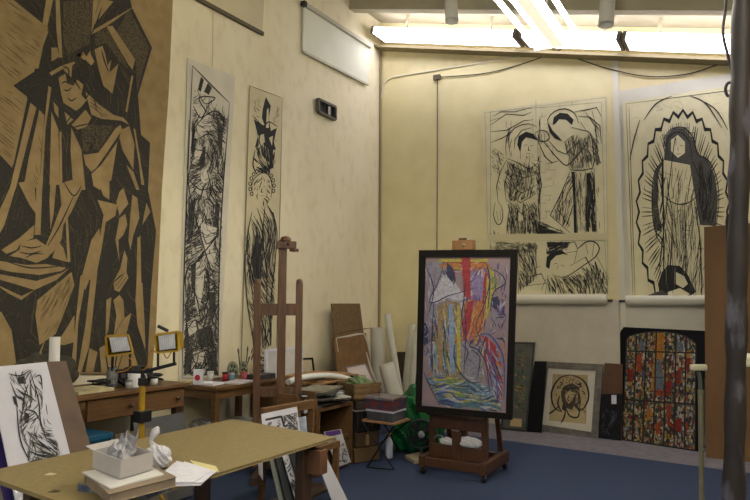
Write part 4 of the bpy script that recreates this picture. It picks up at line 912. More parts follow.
    # white poster leaning at the cabinet foot
    P = Plane((X+.05,0,.2),(1,0,.06)); b = MB(); b.use(mat('poster',(196,196,196),(180,180,186),8,.7)); b.slab([P.hit(x,y) for x,y in ((324,432),(341,429),(351,462),(337,467))], .004, P.n)
    b.ink(P, '325,432 340,429.5 341,434 326,437', .002, mat('purple_ink',(84,50,120))); b.fill(P, '328,438 342,436 350,461 339,465', 34, 60, 6, 1, 4, 1.2, .4, .003, [inkg, ink_m, mat('violet',(120,96,150))], .4, .8)
    tag(b.build('poster'), 'white poster with purple heading leaning below the open cabinet', 'poster')
    # ---- boxes right of the cabinet, a stack
    a = onZ(0).hit(354,464); c = onZ(0).hit(380,460); u = (c-a).normalized(); v = Vector((0,0,1)).cross(u)
    def sbox(z0, z1, s0, s1, m, name, label, dd=.36, back=0., cat='box', lid=None, extra=None):
        L = (c-a).length; p = a + u*(L*s0) + v*back; q = a + u*(L*s1) + v*back
        t = thing(name, label, cat, (p+q)/2 + v*dd/2 + Vector((0,0,z0)))
        b = MB(); 
        def wallp(P, Q): b.slab([Vector((P.x,P.y,z0+.004)),Vector((Q.x,Q.y,z0+.004)),Vector((Q.x,Q.y,z1)),Vector((P.x,P.y,z1))], .012, (Q-P).cross(Vector((0,0,1))))
        C4 = [p,q,q+v*dd,p+v*dd]
        for i in range(4): wallp(C4[i], C4[(i+1)%4])
        b.slab([Vector((w_.x,w_.y,z0+.014)) for w_ in C4], .01, (0,0,1)); b.build('body', m, t)
        if lid:
            b = MB(); e = .012; b.slab([Vector((w_.x,w_.y,z1+.012)) for w_ in (p-u*e-v*e,q+u*e-v*e,q+u*e+v*(dd+e),p-u*e+v*(dd+e))], .012, (0,0,1)); b.build('lid', lid, t)
        if extra: extra(t, p, q, z0, z1)
        return t
    kraft = mat('kraft', (108,84,54), (96,74,46), 5, .85)
    def tape(t, p, q, z0, z1):
        mid = (p+q)/2 - v*.002; MB().slab([mid-u*.02+Vector((0,0,z0+.02)), mid+u*.02+Vector((0,0,z0+.02)), mid+u*.02+Vector((0,0,z1-.01)), mid-u*.02+Vector((0,0,z1-.01))], .001, -v).build('tape_strip', mat('brown_tape',(150,118,72),rough=.4), t)
    sbox(0, .13, .0, 1.0, kraft, 'cardboard_box', 'wide brown cardboard box at the bottom of the stack beside the folding stool', lid=kraft)
    sbox(.145, .28, .05, .95, mat('kraft_dark',(84,62,38),(74,54,34),5,.85), 'cardboard_box', 'darker brown cardboard box, second from the bottom of the stack', lid=mat('kraft_dark',(110,78,46)), extra=tape)
    def ribs(t, p, q, z0, z1):
        for k in range(7):
            w_ = p.lerp(q, (k+.5)/7) - v*.008; MB().bar(Vector((w_.x,w_.y,z0+.03)), Vector((w_.x,w_.y,z1-.01)), .008, .012).build('rib', blackm, t)
    sbox(.295, .50, .0, 1.0, mat('crate_black',(30,26,28),(52,44,44),20,.5), 'plastic_crate', 'black plastic crate in the middle of the box stack', cat='crate', extra=ribs, lid=mat('grey_lid',(120,112,104),rough=.6))
    def slats(t, p, q, z0, z1):
        for k in range(3):
            b = MB(); z_ = z0+.02+k*.055; b.slab([Vector((p.x,p.y,z_))-v*.006-u*.01, Vector((q.x,q.y,z_))-v*.006+u*.01, Vector((q.x,q.y,z_+.035))-v*.006+u*.01, Vector((p.x,p.y,z_+.035))-v*.006-u*.01], .006, -v); b.build('slat', mat('crate_slat',(124,98,60),(96,74,46),20,.7), t)
    sbox(.515, .60, .05, 1.0, mat('dark_tray',(40,34,32),(70,54,44),20,.6), 'dark_box', 'dark shallow box between the black crate and the fruit crate', lid=None)
    sbox(.603, .76, .0, 1.0, mat('crate_wood',(120,90,50),(80,66,44),14,.7), 'fruit_crate', 'small wooden fruit crate at the top of the box stack', cat='crate', extra=slats)
    cc = (a+c)/2 + v*.18
    crumple(Vector((cc.x+.02,cc.y,.762-.14)), .12, 31, (1.2,1.1,.9), 'green_cloth', mat('green_leafy',(60,92,56),(120,130,84),14,.8), 'mottled green bundle inside the fruit crate', 'cloth', .2)
    return a, c, u, v
low_cabinets()
def stool():
    zt = .46; q = [onZ(zt).hit(*p) for p in ((362,419.5),(394,424),(410,418.5),(380,414.5))]
    cen = sum(q, Vector())/4; t = thing('folding_stool', 'small folding stool with thin black legs and a wooden seat, carrying two boxes', 'stool', (cen.x,cen.y,0))
    b = MB(); b.slab(q, .014, (0,0,1)); b.build('seat', mat('seat_wood',(140,104,70),rough=.6), t, .003)
    fl = [onZ(.008).hit(*p) for p in ((367,467),(394,469.5),(400,452),(372,450))]
    for i,j in ((0,0),(1,1),(2,2),(3,3)):
        MB().tube([fl[i], q[(i+1)%4]-Vector((0,0,.014)) if i in (0,2) else q[(i-1)%4]-Vector((0,0,.014))], .008, 8).build('leg', blackm, t)
    MB().tube([fl[0],fl[1]], .007, 8).build('foot_bar', blackm, t); MB().tube([fl[2],fl[3]], .007, 8).build('foot_bar', blackm, t)
    def carton(z0, z1, s, m, label, top, bits=None, name='storage_box'):
        b = MB(); P4 = [cen.lerp(p, s) for p in q]; t = thing(name, label, 'box', (cen.x,cen.y,z0))
        b.slab([Vector((p.x,p.y,z1)) for p in P4], z1-z0-.001, (0,0,1)); b.build('body', m, t, .003)
        b = MB(); b.slab([Vector((p.x,p.y,z1+.016)) for p in [cen.lerp(p,s*1.03) for p in q]], .0155, (0,0,1)); b.build('lid', top, t, .003)
    carton(zt+.001, zt+.085, .80, mat('charcoal_box',(50,52,56),(70,72,78),10,.5), 'charcoal storage box with a white lid on the folding stool', mat('lid_white',(190,190,200),rough=.5))
    carton(zt+.104, zt+.20, .84, mat('red_mixed',(104,44,40),(52,54,72),22,.5,detail=2,lo=.45,hi=.55), 'dark red and blue patterned box on top of the charcoal box', mat('glassy_lid',(120,124,132),(90,60,60),9,.25))
    # green bag and friends
    g = mat('green_plastic',(34,140,70),(16,84,44),9,.3)
    p = onZ(0).hit(388,461); crumple(Vector((p.x-.04,p.y+.5,0)), .17, 44, (1.0,.8,1.15), 'plastic_bag', g, 'bright green plastic bag slumped behind the folding stool', 'bag', .25)
    p = onZ(0).hit(413,458); crumple(Vector((p.x-.06,p.y+.3,0)), .24, 47, (1.05,.8,1.5), 'plastic_bag', g, 'larger green plastic bag between the folding stool and the painting easel', 'bag', .25)
    p = onZ(0).hit(389,458)
    t = thing('plastic_bottle', 'white plastic bottle with a yellow cap standing under the folding stool', 'bottle', p)
    MB().lathe(p, [(0,0),(.035,0),(.038,.01),(.038,.15),(.03,.18),(.016,.195),(.016,.21),(0,.21)], 20).build('body', mat('bottle_white',(196,200,214),rough=.4), t); MB().lathe(p+Vector((0,0,.2105)), [(0,0),(.022,0),(.02,.04),(0,.045)], 16).build('cap', mat('cap_yellow',(190,176,70)), t)
    b = MB(); F = Plane(p-Vector((0,.0385,0)),(AX[2].x,AX[2].y,0))
    # little dark round fan
    p = onZ(0).hit(422,458); t = thing('desk_fan', 'small dark round fan standing on the floor beside the green bag', 'fan', p)
    f = Vector((AX[2].x,AX[2].y,0)).normalized(); c = Plane(p,f).hit(421,434); dk = mat('fan_dark',(48,48,54),rough=.4)
    u = Vector((AX[0].x,AX[0].y,0)).normalized(); ring = lambda r, o: [c + f*o + u*r*math.cos(k*math.pi/12) + Vector((0,0,r*math.sin(k*math.pi/12))) for k in range(25)]
    MB().tube(ring(.14,0), .012, 8, False).build('guard_ring', dk, t); MB().tube(ring(.09,-.02), .004, 6, False).build('guard_ring', dk, t)
    for k in range(12):
        a = k*math.pi/6; MB().tube([c-f*.03+u*.03*math.cos(a)+Vector((0,0,.03*math.sin(a))), c+u*.14*math.cos(a)+Vector((0,0,.14*math.sin(a)))], .003, 5).build('guard_wire', dk, t)
    MB().lathe(c-f*.01, [(.03,-.03),(.034,.03),(.02,.04),(0,.045)], 16, -f).build('hub', mat('hub_white',(180,180,184)), t)
    for k in range(4):
        a = k*math.pi/2+.3; d1 = u*math.cos(a)+Vector((0,0,math.sin(a))); d2 = u*math.cos(a+.7)+Vector((0,0,math.sin(a+.7)))
        b = MB(); b.slab([c+d1*.03, c+d1*.12+f*.01, c+d2*.12+f*.02, c+d2*.04+f*.01], .003, -f); b.build('blade', dk, t)
    MB().tube([Vector((c.x,c.y,c.z-.14)), Vector((p.x,p.y,.01))], .014, 10).build('stem', dk, t); MB().lathe(p, [(0,0),(.055,0),(.05,.02),(.02,.03),(0,.03)], 20).build('base', dk, t)
    q2 = [onZ(.035).hit(*p_) for p_ in ((405,455),(414,460.5),(430,458),(420,452))]; b = MB(); b.slab(q2, .034, (0,0,1)); tag(b.build('paper_pad', mat('pad_cream',(180,166,134),(160,146,116),10,.8)), 'cream paper pad lying on the carpet in front of the small fan', 'paper pad')
stool()
def corner_things():
    # brown boards leaning on the left wall near the corner
    def board(X, tilt, q, m, label, name='board', art=None):
        n = Vector((1,0,math.tan(math.radians(tilt)))).normalized(); P = Plane((X,0,.8), n); b = MB(); b.use(m); h = [P.hit(*c) for c in q]
        d = n.cross(Vector((0,1,0))); d = d if d.z < 0 else -d
        lo = [h[3]+d*(h[3].z/-d.z), h[2]+d*(h[2].z/-d.z)]
        b.slab([h[0],h[1],lo[1],lo[0]], .02, n)
        if art: art(b, P)
        return tag(b.build(name), label, 'board')
    board(-4.52, 5, ((332,303.5),(360,303.5),(372,385),(342,385)), mat('cork',(118,94,60),(102,80,50),24,.85,.2), 'tall rough brown board leaning on the left wall near the corner')
    def edge(b, P):
        m = mat('torn_white',(190,184,166),rough=.8); b.lines(P, '336,338 348,336 358,334 364,334;364,334 368,344 370,356;336,338 338,352;366,352 372,372 378,384', 2.0, .003, m)
        b.lines(P, '333,335 350,331 371,328', 1.2, .003, mat('dark_edge',(84,58,34)))
    board(-4.32, 7, ((334,337.5),(366,333),(377,387),(341,389)), mat('box_brown',(110,80,44),(124,92,54),12,.8), 'brown board with torn white edges leaning in front of the tall board', art=edge)
    # pale picture with grey frame at its foot
    n = Vector((1,-.3,.3)).normalized(); P = Plane(onX(-3.98).hit(360,380), n); h = [P.hit(*c) for c in ((346,367),(366,363),(377,387),(352,392))]
    t = thing('framed_picture', 'pale pinkish picture in a thin grey frame leaning at the foot of the brown boards', 'picture', min(h, key=lambda v: v.z))
    b = MB(); inn = [p.lerp(sum(h,Vector())/4, .1) for p in h]
    for i in range(4): j=(i+1)%4; b.slab([h[i],h[j],inn[j],inn[i]], .02, n)
    b.build('frame', mat('frame_grey',(120,114,110),rough=.5), t); b = MB(); b.slab([p-n*.006 for p in inn], .008, n); b.build('picture', mat('pink_pic',(196,186,178),(186,160,156),7,.7), t)
    # rolls of paper standing in the corner
    def rollup(top, bot, Y, r, label, m=None, z0=.0, grp='paper rolls standing in the corner'):
        A = onY(Y).hit(*top); B = onY(Y).hit(*bot); d = (A-B)/(A.z-B.z); B = A - d*(A.z-z0-.004-r*.35)
        b = MB(); b.tube([B, A], r, 18, False); b.tube([A, B+ (A-B)*.02], r*.82, 18, False)
        b.use(mat('roll_bright',(214,214,206))) if False else None
        tag(b.build('paper_roll', m or mat('roll_cream',(208,204,186),(196,192,174),4,.75)), label, 'paper roll', grp)
    rollup((377.5,327.5),(379,390), 7.75, .098, 'broad white paper roll standing against the canvas, beside the brown boards')
    rollup((387,314),(399.5,392), 7.55, .045, 'tall thin paper roll leaning left, highest of the rolls in the corner')
    rollup((386,364),(394,394), 7.15, .095, 'short fat cream paper roll leaning in front of the tall thin one')
    rollup((412,324),(405,394), 7.72, .048, 'tall white paper roll leaning right beside the painting')
    rollup((416.5,330),(411,396), 7.45, .04, 'thin white paper roll half hidden behind the painting frame')
    b = MB(); P = onY(8.1); h = [P.hit(*c) for c in ((397,352),(440,352))]; b.slab([h[0],h[1],Vector((h[1].x,8.0,.0)),Vector((h[0].x,8.0,.0))], .02, (0,-1,0))
    tag(b.build('board', mat('olive_board',(74,62,38),(64,54,32),8,.8)), 'dark olive board standing behind the paper rolls in the corner', 'board')
corner_things()
# ---------------------------------------------------------------- the painting easel
def painting_easel():
    yf, yr, xa, xb = 5.50, 6.14, -2.70, -2.05; Zb = .10
    t = thing('studio_easel', 'heavy dark wooden studio easel on castors carrying the colourful framed painting', 'easel', ((xa+xb)/2,(yf+yr)/2,0))
    we = mat('studio_wood',(62,38,20),(80,50,28),7,.45,.1,(8,8,1))
    for x in (xa+.03, xb-.03):
        MB().box((x-.03,yf,.07),(x+.03,yr,.17)).build('base_rail', we, t, .005)
        for y in (yf+.04, yr-.04):
            b = MB().tube([(x-.014,y,.034),(x+.014,y,.034)], .033, 14); c = b.build('castor', blackm, t); MB().box((x-.02,y-.012,.04),(x+.02,y+.012,.069)).build('castor_fork', steel, c)
    MB().box((xa+.06,yf+.01,.08),(xb-.06,yf+.05,.16)).build('cross_rail', we, t, .004)
    MB().box((xa+.06,yr-.25,.14),(xb-.06,yr-.2,.19)).build('cross_rail', we, t, .004)
    # uprights
    yu = yf+.16
    for px in (433, 485):
        x = onY(yu).hit(px, 440).x; MB().bar((x,yu,.17),(x,yu,.98), .055, .05, (0,1,0)).build('upright', we, t, .004)
        MB().bar((x,yr-.06,.17),(x,yu+.12,1.25), .045, .03, (0,1,0)).build('rear_stay', we, t, .004)
    L = onY(yu).hit(432,430).x; Rr = onY(yu).hit(486,430).x
    z = lambda py: onY(yu-.03).hit(458,py).z
    # storage tray with lip, the lower ledge box and the panel with the mast
    MB().box((L-.0,yu-.05,z(430)),(Rr,yu-.03,z(415))).build('tray_front', we, t, .003); MB().box((L,yu-.12,z(416)),(Rr,yu-.03,z(413.5))).build('canvas_ledge', we, t, .003)
    MB().box((L,yu-.045,z(460)),(Rr,yu-.028,z(446))).build('lower_board', we, t, .003)
    xm = onY(yu).hit(459,440).x
    MB().box((xm-.045,yu-.06,z(470)),(xm+.045,yu-.046,z(431))).build('centre_board', we, t, .003)
    mast_top = onY(yu+.05).hit(463,238.5)
    MB().box((xm-.0,yu+.0,.3),(xm+.07,yu+.045,mast_top.z)).build('mast', we, t, .004)
    a = onY(yu-.05).hit(454,241); c = onY(yu-.05).hit(474,250)
    b = MB(); b.box((a.x,yu-.10,c.z),(c.x,yu-.001,a.z)); k = b.build('top_clamp', mat('clamp_wood',(128,92,54),(144,106,64),8,.5), t, .005)
    MB().lathe(onY(yu-.10).hit(464,245), [(.014,0),(.014,.014),(0,.016)], 12, (0,-1,0)).build('clamp_screw', steel, k)
    a = onY(yu-.055).hit(435,434); b = MB(); b.tube([onY(yu-.06).hit(434,438),onY(yu-.06).hit(437,435.5),onY(yu-.06).hit(441,435.5),onY(yu-.06).hit(444,438)], .006, 8); b.build('latch', steel, t)
    # rags and tubes on the lower ledge
    for px, py, w_, l in ((449,447,.07,'white rag lying on the left of the easel ledge'),(471,449,.10,'larger white rag lying on the right of the easel ledge')):
        p = onY(yu).hit(px,py); zz = z(446)
        o_ = crumple(Vector((p.x,yu-.035,zz)), w_, int(px), (1.1,.32,.5), 'rag', mat('rag',(196,196,196),(180,180,184),8,.85), l, 'rag', .2)
    # ---- framed painting
    yaw = math.radians(8); n = Vector((math.sin(yaw), -math.cos(yaw), .03)).normalized(); P = Plane((-2.4,5.50,.7), n)
    Q = [P.hit(*c) for c in ((419,250.5),(517,249.5),(511.5,419.5),(415.5,411.5))]
    cen = sum(Q, Vector())/4; t2 = thing('framed_painting', 'bright multicoloured angular painting of draped figures in a black frame, standing on the studio easel', 'painting', min(Q, key=lambda v: v.z))
    I = [P.hit(*c) for c in ((425.5,257),(510.5,256.5),(506,413.5),(421.5,406))]
    fr = mat('frame_black',(16,13,10),(22,18,14),20,.6,spec=.15)
    for i in range(4):
        j = (i+1)%4; b = MB(); b.slab([Q[i],Q[j],I[j],I[i]], .045, n); b.build('frame_rail', fr, t2, .004)
    b = MB(); ground = mat('paint_ground',(136,114,114),(122,108,116),12,.5,detail=6); b.use(ground); Pn = Plane(P.p - P.n*.014, P.n)
    I2 = [Pn.hit(*c) for c in ((424.5,256),(511.5,255.5),(507,415),(420.5,407))]; b.slab(I2, .02, n)
    C_ = {}
    def c(k, r, g, bb):
        r, g, bb = [int((v*.74+q*.26)*.92) for v, q in ((r,120),(g,116),(bb,126))]; C_[k] = mat('paint_'+k, (r,g,bb), tuple(max(0,v-26) for v in (r,g,bb)), 40, .45); return C_[k]
    red = c('red',178,32,34); yel = c('yellow',206,190,60); blu = c('blue',56,80,160); wht = c('white',206,206,216); lil = c('lilac',150,130,180); pur = c('purple',72,50,120); ora = c('orange',206,120,44); grn = c('green',120,156,80); navy = c('navy',30,34,72); och = c('ochre',170,136,84); sky = c('pale_blue',140,170,206); tea = c('teal',70,120,140); gry = c('grey_lilac',150,146,160)
    def F_(reg, n_, ang, ln, w_, seed, ms, amp=.3, f=.1): b.fill(Pn, reg, n_, ang, ln, w_, seed, amp, f, .004, ms, .5, .2)
    ink = lambda q, m_: b.ink(Pn, q, .002, m_)
    # left pillar and background patches
    ink('428,262 444,262 442,300 436,330 428,350', gry); ink('496,262 508,262 506,300 498,290', ground)
    F_('424,258 510,258 507,300 424,300', 60, 88, 20, .8, 3, [gry, lil, ground, pur], .15)
    ink('438,260 486,260 486,265 438,265', yel); ink('440,266 490,266 490,270 440,270', ora); ink('462,256 470,256 472,278 462,276', red); ink('440,262 486,262 486,263.5 440,263.5', red); ink('436,268 494,268.5 494,270.5 436,270', yel)
    F_('440,258 490,258 490,274 440,274', 34, 5, 14, 1.1, 5, [yel, red, ora, wht], .2)
    # left robed figure
    ink('444,268 450,272 456,284 462,292 466,300 462,310 456,316 448,312 436,302 429,300 436,288 441,276', wht); ink('446,262 452,268 456,280 452,290 446,284 443,272', navy); ink('446,274 452,276 453,286 448,288 445,280', sky)
    ink('436,296 452,292 464,296 474,290 470,300 456,304 440,310', gry)
    ink('436,304 446,300 460,302 464,330 463,374 434,372 432,340', och)
    F_('434,304 462,302 465,340 462,380 430,378 432,340', 150, 90, 30, 1.1, 7, [sky, yel, navy, wht, ora, blu, grn, tea], .1, .05)
    F_('430,300 446,272 462,290 450,304', 26, 130, 10, .9, 8, [navy, lil, wht, blu], .4)
    F_('446,292 474,286 470,302 450,304', 16, -12, 14, .9, 18, [navy, wht, lil], .2)
    # right striding figure
    ink('470,270 482,264 486,276 486,300 482,316 472,318 466,300 468,284', lil); ink('476,268 482,266 483,276 478,278', wht)
    ink('466,300 484,300 482,322 474,345 468,345 462,322', ora); ink('484,262 490,278 488,310 480,330 488,346 492,366 482,352 476,330 482,308', red)
    F_('462,300 488,300 484,330 488,350 462,348', 100, 96, 22, 1.1, 9, [red, ora, yel, pur, lil, blu], .3)
    F_('466,270 486,266 488,302 466,302', 46, 100, 12, .9, 10, [lil, pur, wht, blu, red], .5)
    # green yellow wing
    ink('490,270 502,276 504,284 494,292 490,310 486,320 488,296', yel); ink('492,276 500,279 496,287 490,292', grn); b.lines(Pn, '490,268 502,275 505,284 494,292 490,312;486,262 490,280 488,310', 1.4, .006, navy)
    F_('488,268 503,276 494,292 488,320', 20, 100, 12, .9, 14, [grn, yel, och], .4)
    F_('425,258 440,258 440,300 430,330 425,330', 34, 92, 16, .9, 31, [gry, wht, ground, lil], .2)
    F_('497,262 508,262 507,300 499,296', 26, 90, 14, .9, 32, [gry, wht, pur, ground], .2)
    F_('434,300 466,300 466,376 434,374', 26, 92, 30, .5, 33, [navy, wht, yel, ink_m], .1, .05)
    F_('462,266 490,266 490,348 464,340', 26, 96, 20, .6, 34, [navy, red, ora, wht], .3)
    F_('474,340 503,350 503,402 490,396', 18, 78, 20, .6, 35, [navy, wht, ink_m], .2)
    F_('500,340 507,340 505,400 503,400', 20, 90, 14, .8, 36, [gry, ora, lil], .2)
    # crowd on the right
    F_('490,296 507,300 505,345 490,340', 70, 80, 9, .9, 11, [gry, navy, wht, lil, pur], .8, .3)
    ink('492,298 498,296 501,304 496,310 491,306', navy); ink('499,304 505,306 504,314 499,312', pur); ink('493,312 499,310 500,320 494,322', gry)
    # crowd on the left
    F_('424,316 436,314 438,380 424,376', 70, 82, 9, .9, 12, [gry, navy, wht, blu, pur], .8, .3); ink('424,322 430,326 431,342 424,346', navy); ink('427,345 436,346 437,372 428,372', gry)
    # bowed grey-green figures in the middle
    ink('454,340 466,338 480,344 484,366 480,380 466,382 456,366', gry)
    F_('454,338 484,342 484,382 462,382 454,360', 90, 60, 11, 1.0, 13, [gry, grn, navy, wht, och], .9, .2)
    b.lines(Pn, '456,340 454,356 460,372 470,382 482,382;462,344 468,352 464,366;472,350 480,358 478,376;466,356 474,364', 1.3, .0065, navy)
    # bent figure in red and blue
    ink('474,338 486,336 496,346 502,366 502,398 496,402 492,376 484,358 474,350', red)
    F_('474,338 488,336 499,350 504,372 502,402 492,396 486,362 476,352', 90, 80, 22, 1.3, 15, [red, wht, blu, ora, navy, sky], .2)
    b.lines(Pn, '476,337 488,334 498,345 504,362 504,400;490,352 496,374 498,400', 1.8, .007, blu); b.lines(Pn, '474,338 470,346 478,350 486,364 490,394', 1.4, .007, navy)
    for q, m_ in (('443,276 449,274 455,288 464,294 474,290 473,295 460,301 448,298 436,304 429,301 436,290',wht),('462,257 470,257 471,300 464,296',red),('440,259 461,259 461,262 440,262',yel),('472,259 488,259 488,262 472,262',yel),('440,264 460,264 460,267 440,267',ora),('472,264 490,264 490,267 472,267',ora),('447,262 453,268 456,278 452,282 447,276',navy),('474,276 481,274 484,290 478,298 472,292',lil),('468,302 474,300 470,330 464,344 462,324',red),('478,304 484,304 481,324 474,340 471,338 476,320',ora),('487,276 491,284 489,308 483,326 486,306',yel),('456,344 466,340 476,348 480,366 470,378 460,366',gry),('438,306 443,304 443,372 438,371',och),('449,304 453,304 455,374 450,374',sky),('457,306 460,306 461,372 457,372',yel)):
        b.ink(Pn, q, .0062, m_)
    F_('430,300 462,290 474,292 460,302 436,304', 14, -10, 10, .6, 88, [navy, gry], .2)
    F_('438,304 462,304 462,372 438,372', 30, 92, 24, .6, 89, [navy, och, wht, grn], .1)
    # striped water
    ink('426,378 440,376 484,384 494,392 500,410 436,404', tea)
    F_('424,378 440,374 486,384 498,396 504,412 470,410 440,406', 190, 4, 18, 1.3, 16, [blu, yel, wht, grn, navy, sky, tea], .25, .2)
    ink('422,372 426,378 438,398 440,406.5 421.5,405', ground); ink('500,394 506,384 506,412 497,412', ground)
    b.lines(Pn, '424,372 430,386 440,405;427,268 434,290 428,316;444,262 440,278 430,300 436,302 448,296 462,292 474,288;434,304 432,340 432,372;464,302 466,330 464,376;486,262 490,280 484,306 476,326 484,346;466,280 464,300 462,320 468,344', 1.1, .007, navy)
    b.build('canvas', None, t2)
painting_easel()
# ---------------------------------------------------------------- pictures leaning against the back wall
def ring_frame(Pl, q, w, m, label, name, cat, depth=.03, down=0):
    h = [Pl.hit(*c) for c in q]; n = Pl.n; t = thing(name, label, cat, min(h, key=lambda v: v.z)); inn = []
    for i in range(4):
        e1 = (h[(i+1)%4]-h[i]).normalized(); e2 = (h[i-1]-h[i]).normalized(); inn.append(h[i]+(e1+e2)*w)
    for i in range(4):
        j = (i+1)%4; b = MB(); b.slab([h[i],h[j],inn[j],inn[i]], depth, n); b.build('frame_rail', m, t, .003)
    return t, h, inn
def wall_pictures():
    # dark green picture half behind the easel painting
    P = lean((508,430.5),(526,432), 9)
    t, h, inn = ring_frame(P, ((514,342),(535,342.5),(526.5,432),(500,429)), .02, mat('thin_black',(36,34,34),rough=.4), 'dark green abstract picture in a thin black frame, half hidden by the framed painting', 'framed_picture', 'picture')
    b = MB(); b.use(mat('grey_green',(80,82,72),(60,66,60),10,.6)); Pn = Plane(P.p-P.n*.008,P.n); b.slab([p-P.n*.008 for p in inn], .008, P.n)
    b.fill(Pn, '517,352 526,352 524,415 512,412', 90, 80, 7, 1.3, 3, .9, .3, .002, [mat('olive_g',(96,110,50)), mat('brownish',(110,70,40)), mat('green_d',(60,92,60)), mat('dark_g',(36,40,34)), mat('ochre_d',(140,110,60))], .5, .6)
    b.ink(Pn, '511,418 522,419 521.5,427 510,426', .003, mat('label_tan',(176,150,104))); b.build('picture', None, t)
    # black portfolio between
    P = lean((527,433),(541,434), 7); b = MB(); h = [P.hit(*c) for c in ((534,361),(546,361),(541,434),(524,433))]; b.slab([p - P.n*.07 for p in h], .03, P.n); tag(b.build('portfolio_case', mat('portfolio_black',(12,12,14),rough=.6,spec=.15)), 'black portfolio case standing between the dark green picture and the grey framed print', 'portfolio case')
    # grey framed print of a haloed head
    P = lean((535,430.5),(597,438.5), 11)
    t, h, inn = ring_frame(P, ((543,361.5),(602.5,364.5),(597.5,439.5),(535.5,430)), .075, mat('pewter',(92,88,82),(116,112,104),14,.4,metal=.2), 'grey framed print of a head with a round halo, leaning on the back wall', 'framed_print', 'print', .035)
    b = MB(); b.use(mat('mat_cream',(196,190,176),(188,182,168),5,.8)); Pn = Plane(P.p-P.n*.012,P.n); b.slab([p-P.n*.012+(p-sum(inn,Vector())/4)*.01 for p in inn], .01, P.n)
    b.ink(Pn, '553,374 588,375 586,424 549,420.5', .0015, mat('sepia',(150,128,92),(168,148,108),20,.8)); b.ink(Pn, '552,396 556,410 568,412 584,412 585.5,424 549,420.5', .0018, mat('sepia_l',(170,152,110)))
    b.lines(Pn, '570,375 560,378 553,388 551.5,398 555,408 562,412', 1.9, .0025, ink_m); b.lines(Pn, '570,375 580,378 587,386 588.5,398 584,408 578,411', 1.9, .0025, ink_m)
    b.fill(Pn, '556,384 564,377 576,377 584,385 586,398 580,390 576,384 564,384 559,392 555,400', 60, 60, 8, .9, 4, 1.3, .2, .0022, [ink_m, ink_m, MC['sepia']], .4, .9)
    b.ink(Pn, '561,392 564,386 572,383 579,387 581,400 580,412 574,406 572,410 566,408 562,402', .003, mat('hair_sepia',(72,60,44),(50,44,34),60,.8)); b.fill(Pn, '561,390 572,383 580,388 581,412 575,404', 24, 80, 9, .7, 4, .6, .2, .0034, [ink_m, MC['sepia']], .4, .4); b.ink(Pn, '565,394 569,391 576,393 573,399 569,404 566,400', .0045, MC['sepia'])
    b.lines(Pn, '565,394 568,393;571,394 575,395;569,395 568,400 570,401;566,405 570,405 573,404', 1.0, .006, ink_m); b.lines(Pn, '560,406 552,412 549,414;580,408 586,412;566,410 564,418 561,423;566,408 570,416 578,417 580,408;562,388 568,389 576,388 580,392;560,396 558,404 562,412', 1.7, .0055, ink_m)
    b.ink(Pn, '563,403 566,407 566,412 562,409', .005, ink_m)
    b.build('print_sheet', None, t)
    # brown board and dark portfolio right of it
    P = lean((597,438),(618,440.5), 5); 
    b = MB(); h = [P.hit(*c) for c in ((604,363),(622,364),(621,441),(598,439))]; b.slab([p-P.n*.03 for p in h], .012, P.n); tag(b.build('board', mat('red_brown',(92,58,30),(76,48,26),9,.6)), 'red-brown board showing between the grey framed print and the stained glass picture', 'board')
    b = MB(); Pq = P; h = [P.hit(*c) for c in ((601,394),(622,394),(620.5,441),(597,438.5))]; b.use(mat('dark_folder',(20,20,23),(28,28,32),12,.6,spec=.2)); b.slab(h, .018, P.n)
    b.ink(P, '611.5,395 616.5,395 616.5,404 611.5,404', .002, MC['sheet_white']); b.fill(P, '602,406 619,406 617,436 600,436', 26, 120, 12, .5, 3, .8, .2, .002, [mat('faint_line',(62,62,70))], .4, .5)
    tag(b.build('folder'), 'dark folder with a small white label in front of the red-brown board', 'folder')
    # ---- stained glass picture
    P = lean((621.5,440),(700,452), 9); n = P.n
    H_ = [P.hit(*c) for c in ((620,327),(705.5,331),(700,453),(621.5,440.5))]
    t = thing('stained_glass_picture', 'black panel with an arched stained glass design of small coloured pieces, leaning at the right', 'picture', min(H_, key=lambda v: v.z))
    b = MB(); b.slab(H_, .03, n); b.build('panel', mat('panel_black',(14,13,18),rough=.6,spec=.15), t, .002)
    gm = bpy.data.materials.new('coloured_pieces'); gm.use_nodes = True; nt = gm.node_tree; N = nt.nodes; L = nt.links; bs = N['Principled BSDF']; bs.inputs['Roughness'].default_value = .3
    tc = N.new('ShaderNodeTexCoord'); vo = N.new('ShaderNodeTexVoronoi'); vo.inputs['Scale'].default_value = 24; mpg = N.new('ShaderNodeMapping'); mpg.inputs['Scale'].default_value = (2,1,1); L.new(tc.outputs['Object'], mpg.inputs[0]); L.new(mpg.outputs[0], vo.inputs['Vector'])
    sp = N.new('ShaderNodeSeparateColor'); L.new(vo.outputs['Color'], sp.inputs[0]); cr = N.new('ShaderNodeValToRGB'); cr.color_ramp.interpolation = 'CONSTANT'
    pal = [(28,28,30),(150,144,124),(170,164,140),(100,96,92),(34,34,38),(168,124,56),(120,36,26),(180,174,164),(60,72,92),(160,134,80),(50,66,44),(132,126,56),(140,74,38),(146,150,152),(36,30,34),(150,144,124)]
    el = cr.color_ramp.elements
    while len(el) < len(pal): el.new(.5)
    for i, e in enumerate(el): e.position = i/len(pal)
    for e, p_ in zip(list(el), pal): e.color = col(*p_)
    L.new(sp.outputs[0], cr.inputs[0]); v2 = N.new('ShaderNodeTexVoronoi'); v2.feature = 'DISTANCE_TO_EDGE'; v2.inputs['Scale'].default_value = 24; L.new(mpg.outputs[0], v2.inputs['Vector'])
    r2 = N.new('ShaderNodeValToRGB'); r2.color_ramp.elements[0].position = .02; r2.color_ramp.elements[1].position = .09; r2.color_ramp.elements[0].color = (.02,.02,.02,1); L.new(v2.outputs[0], r2.inputs[0])
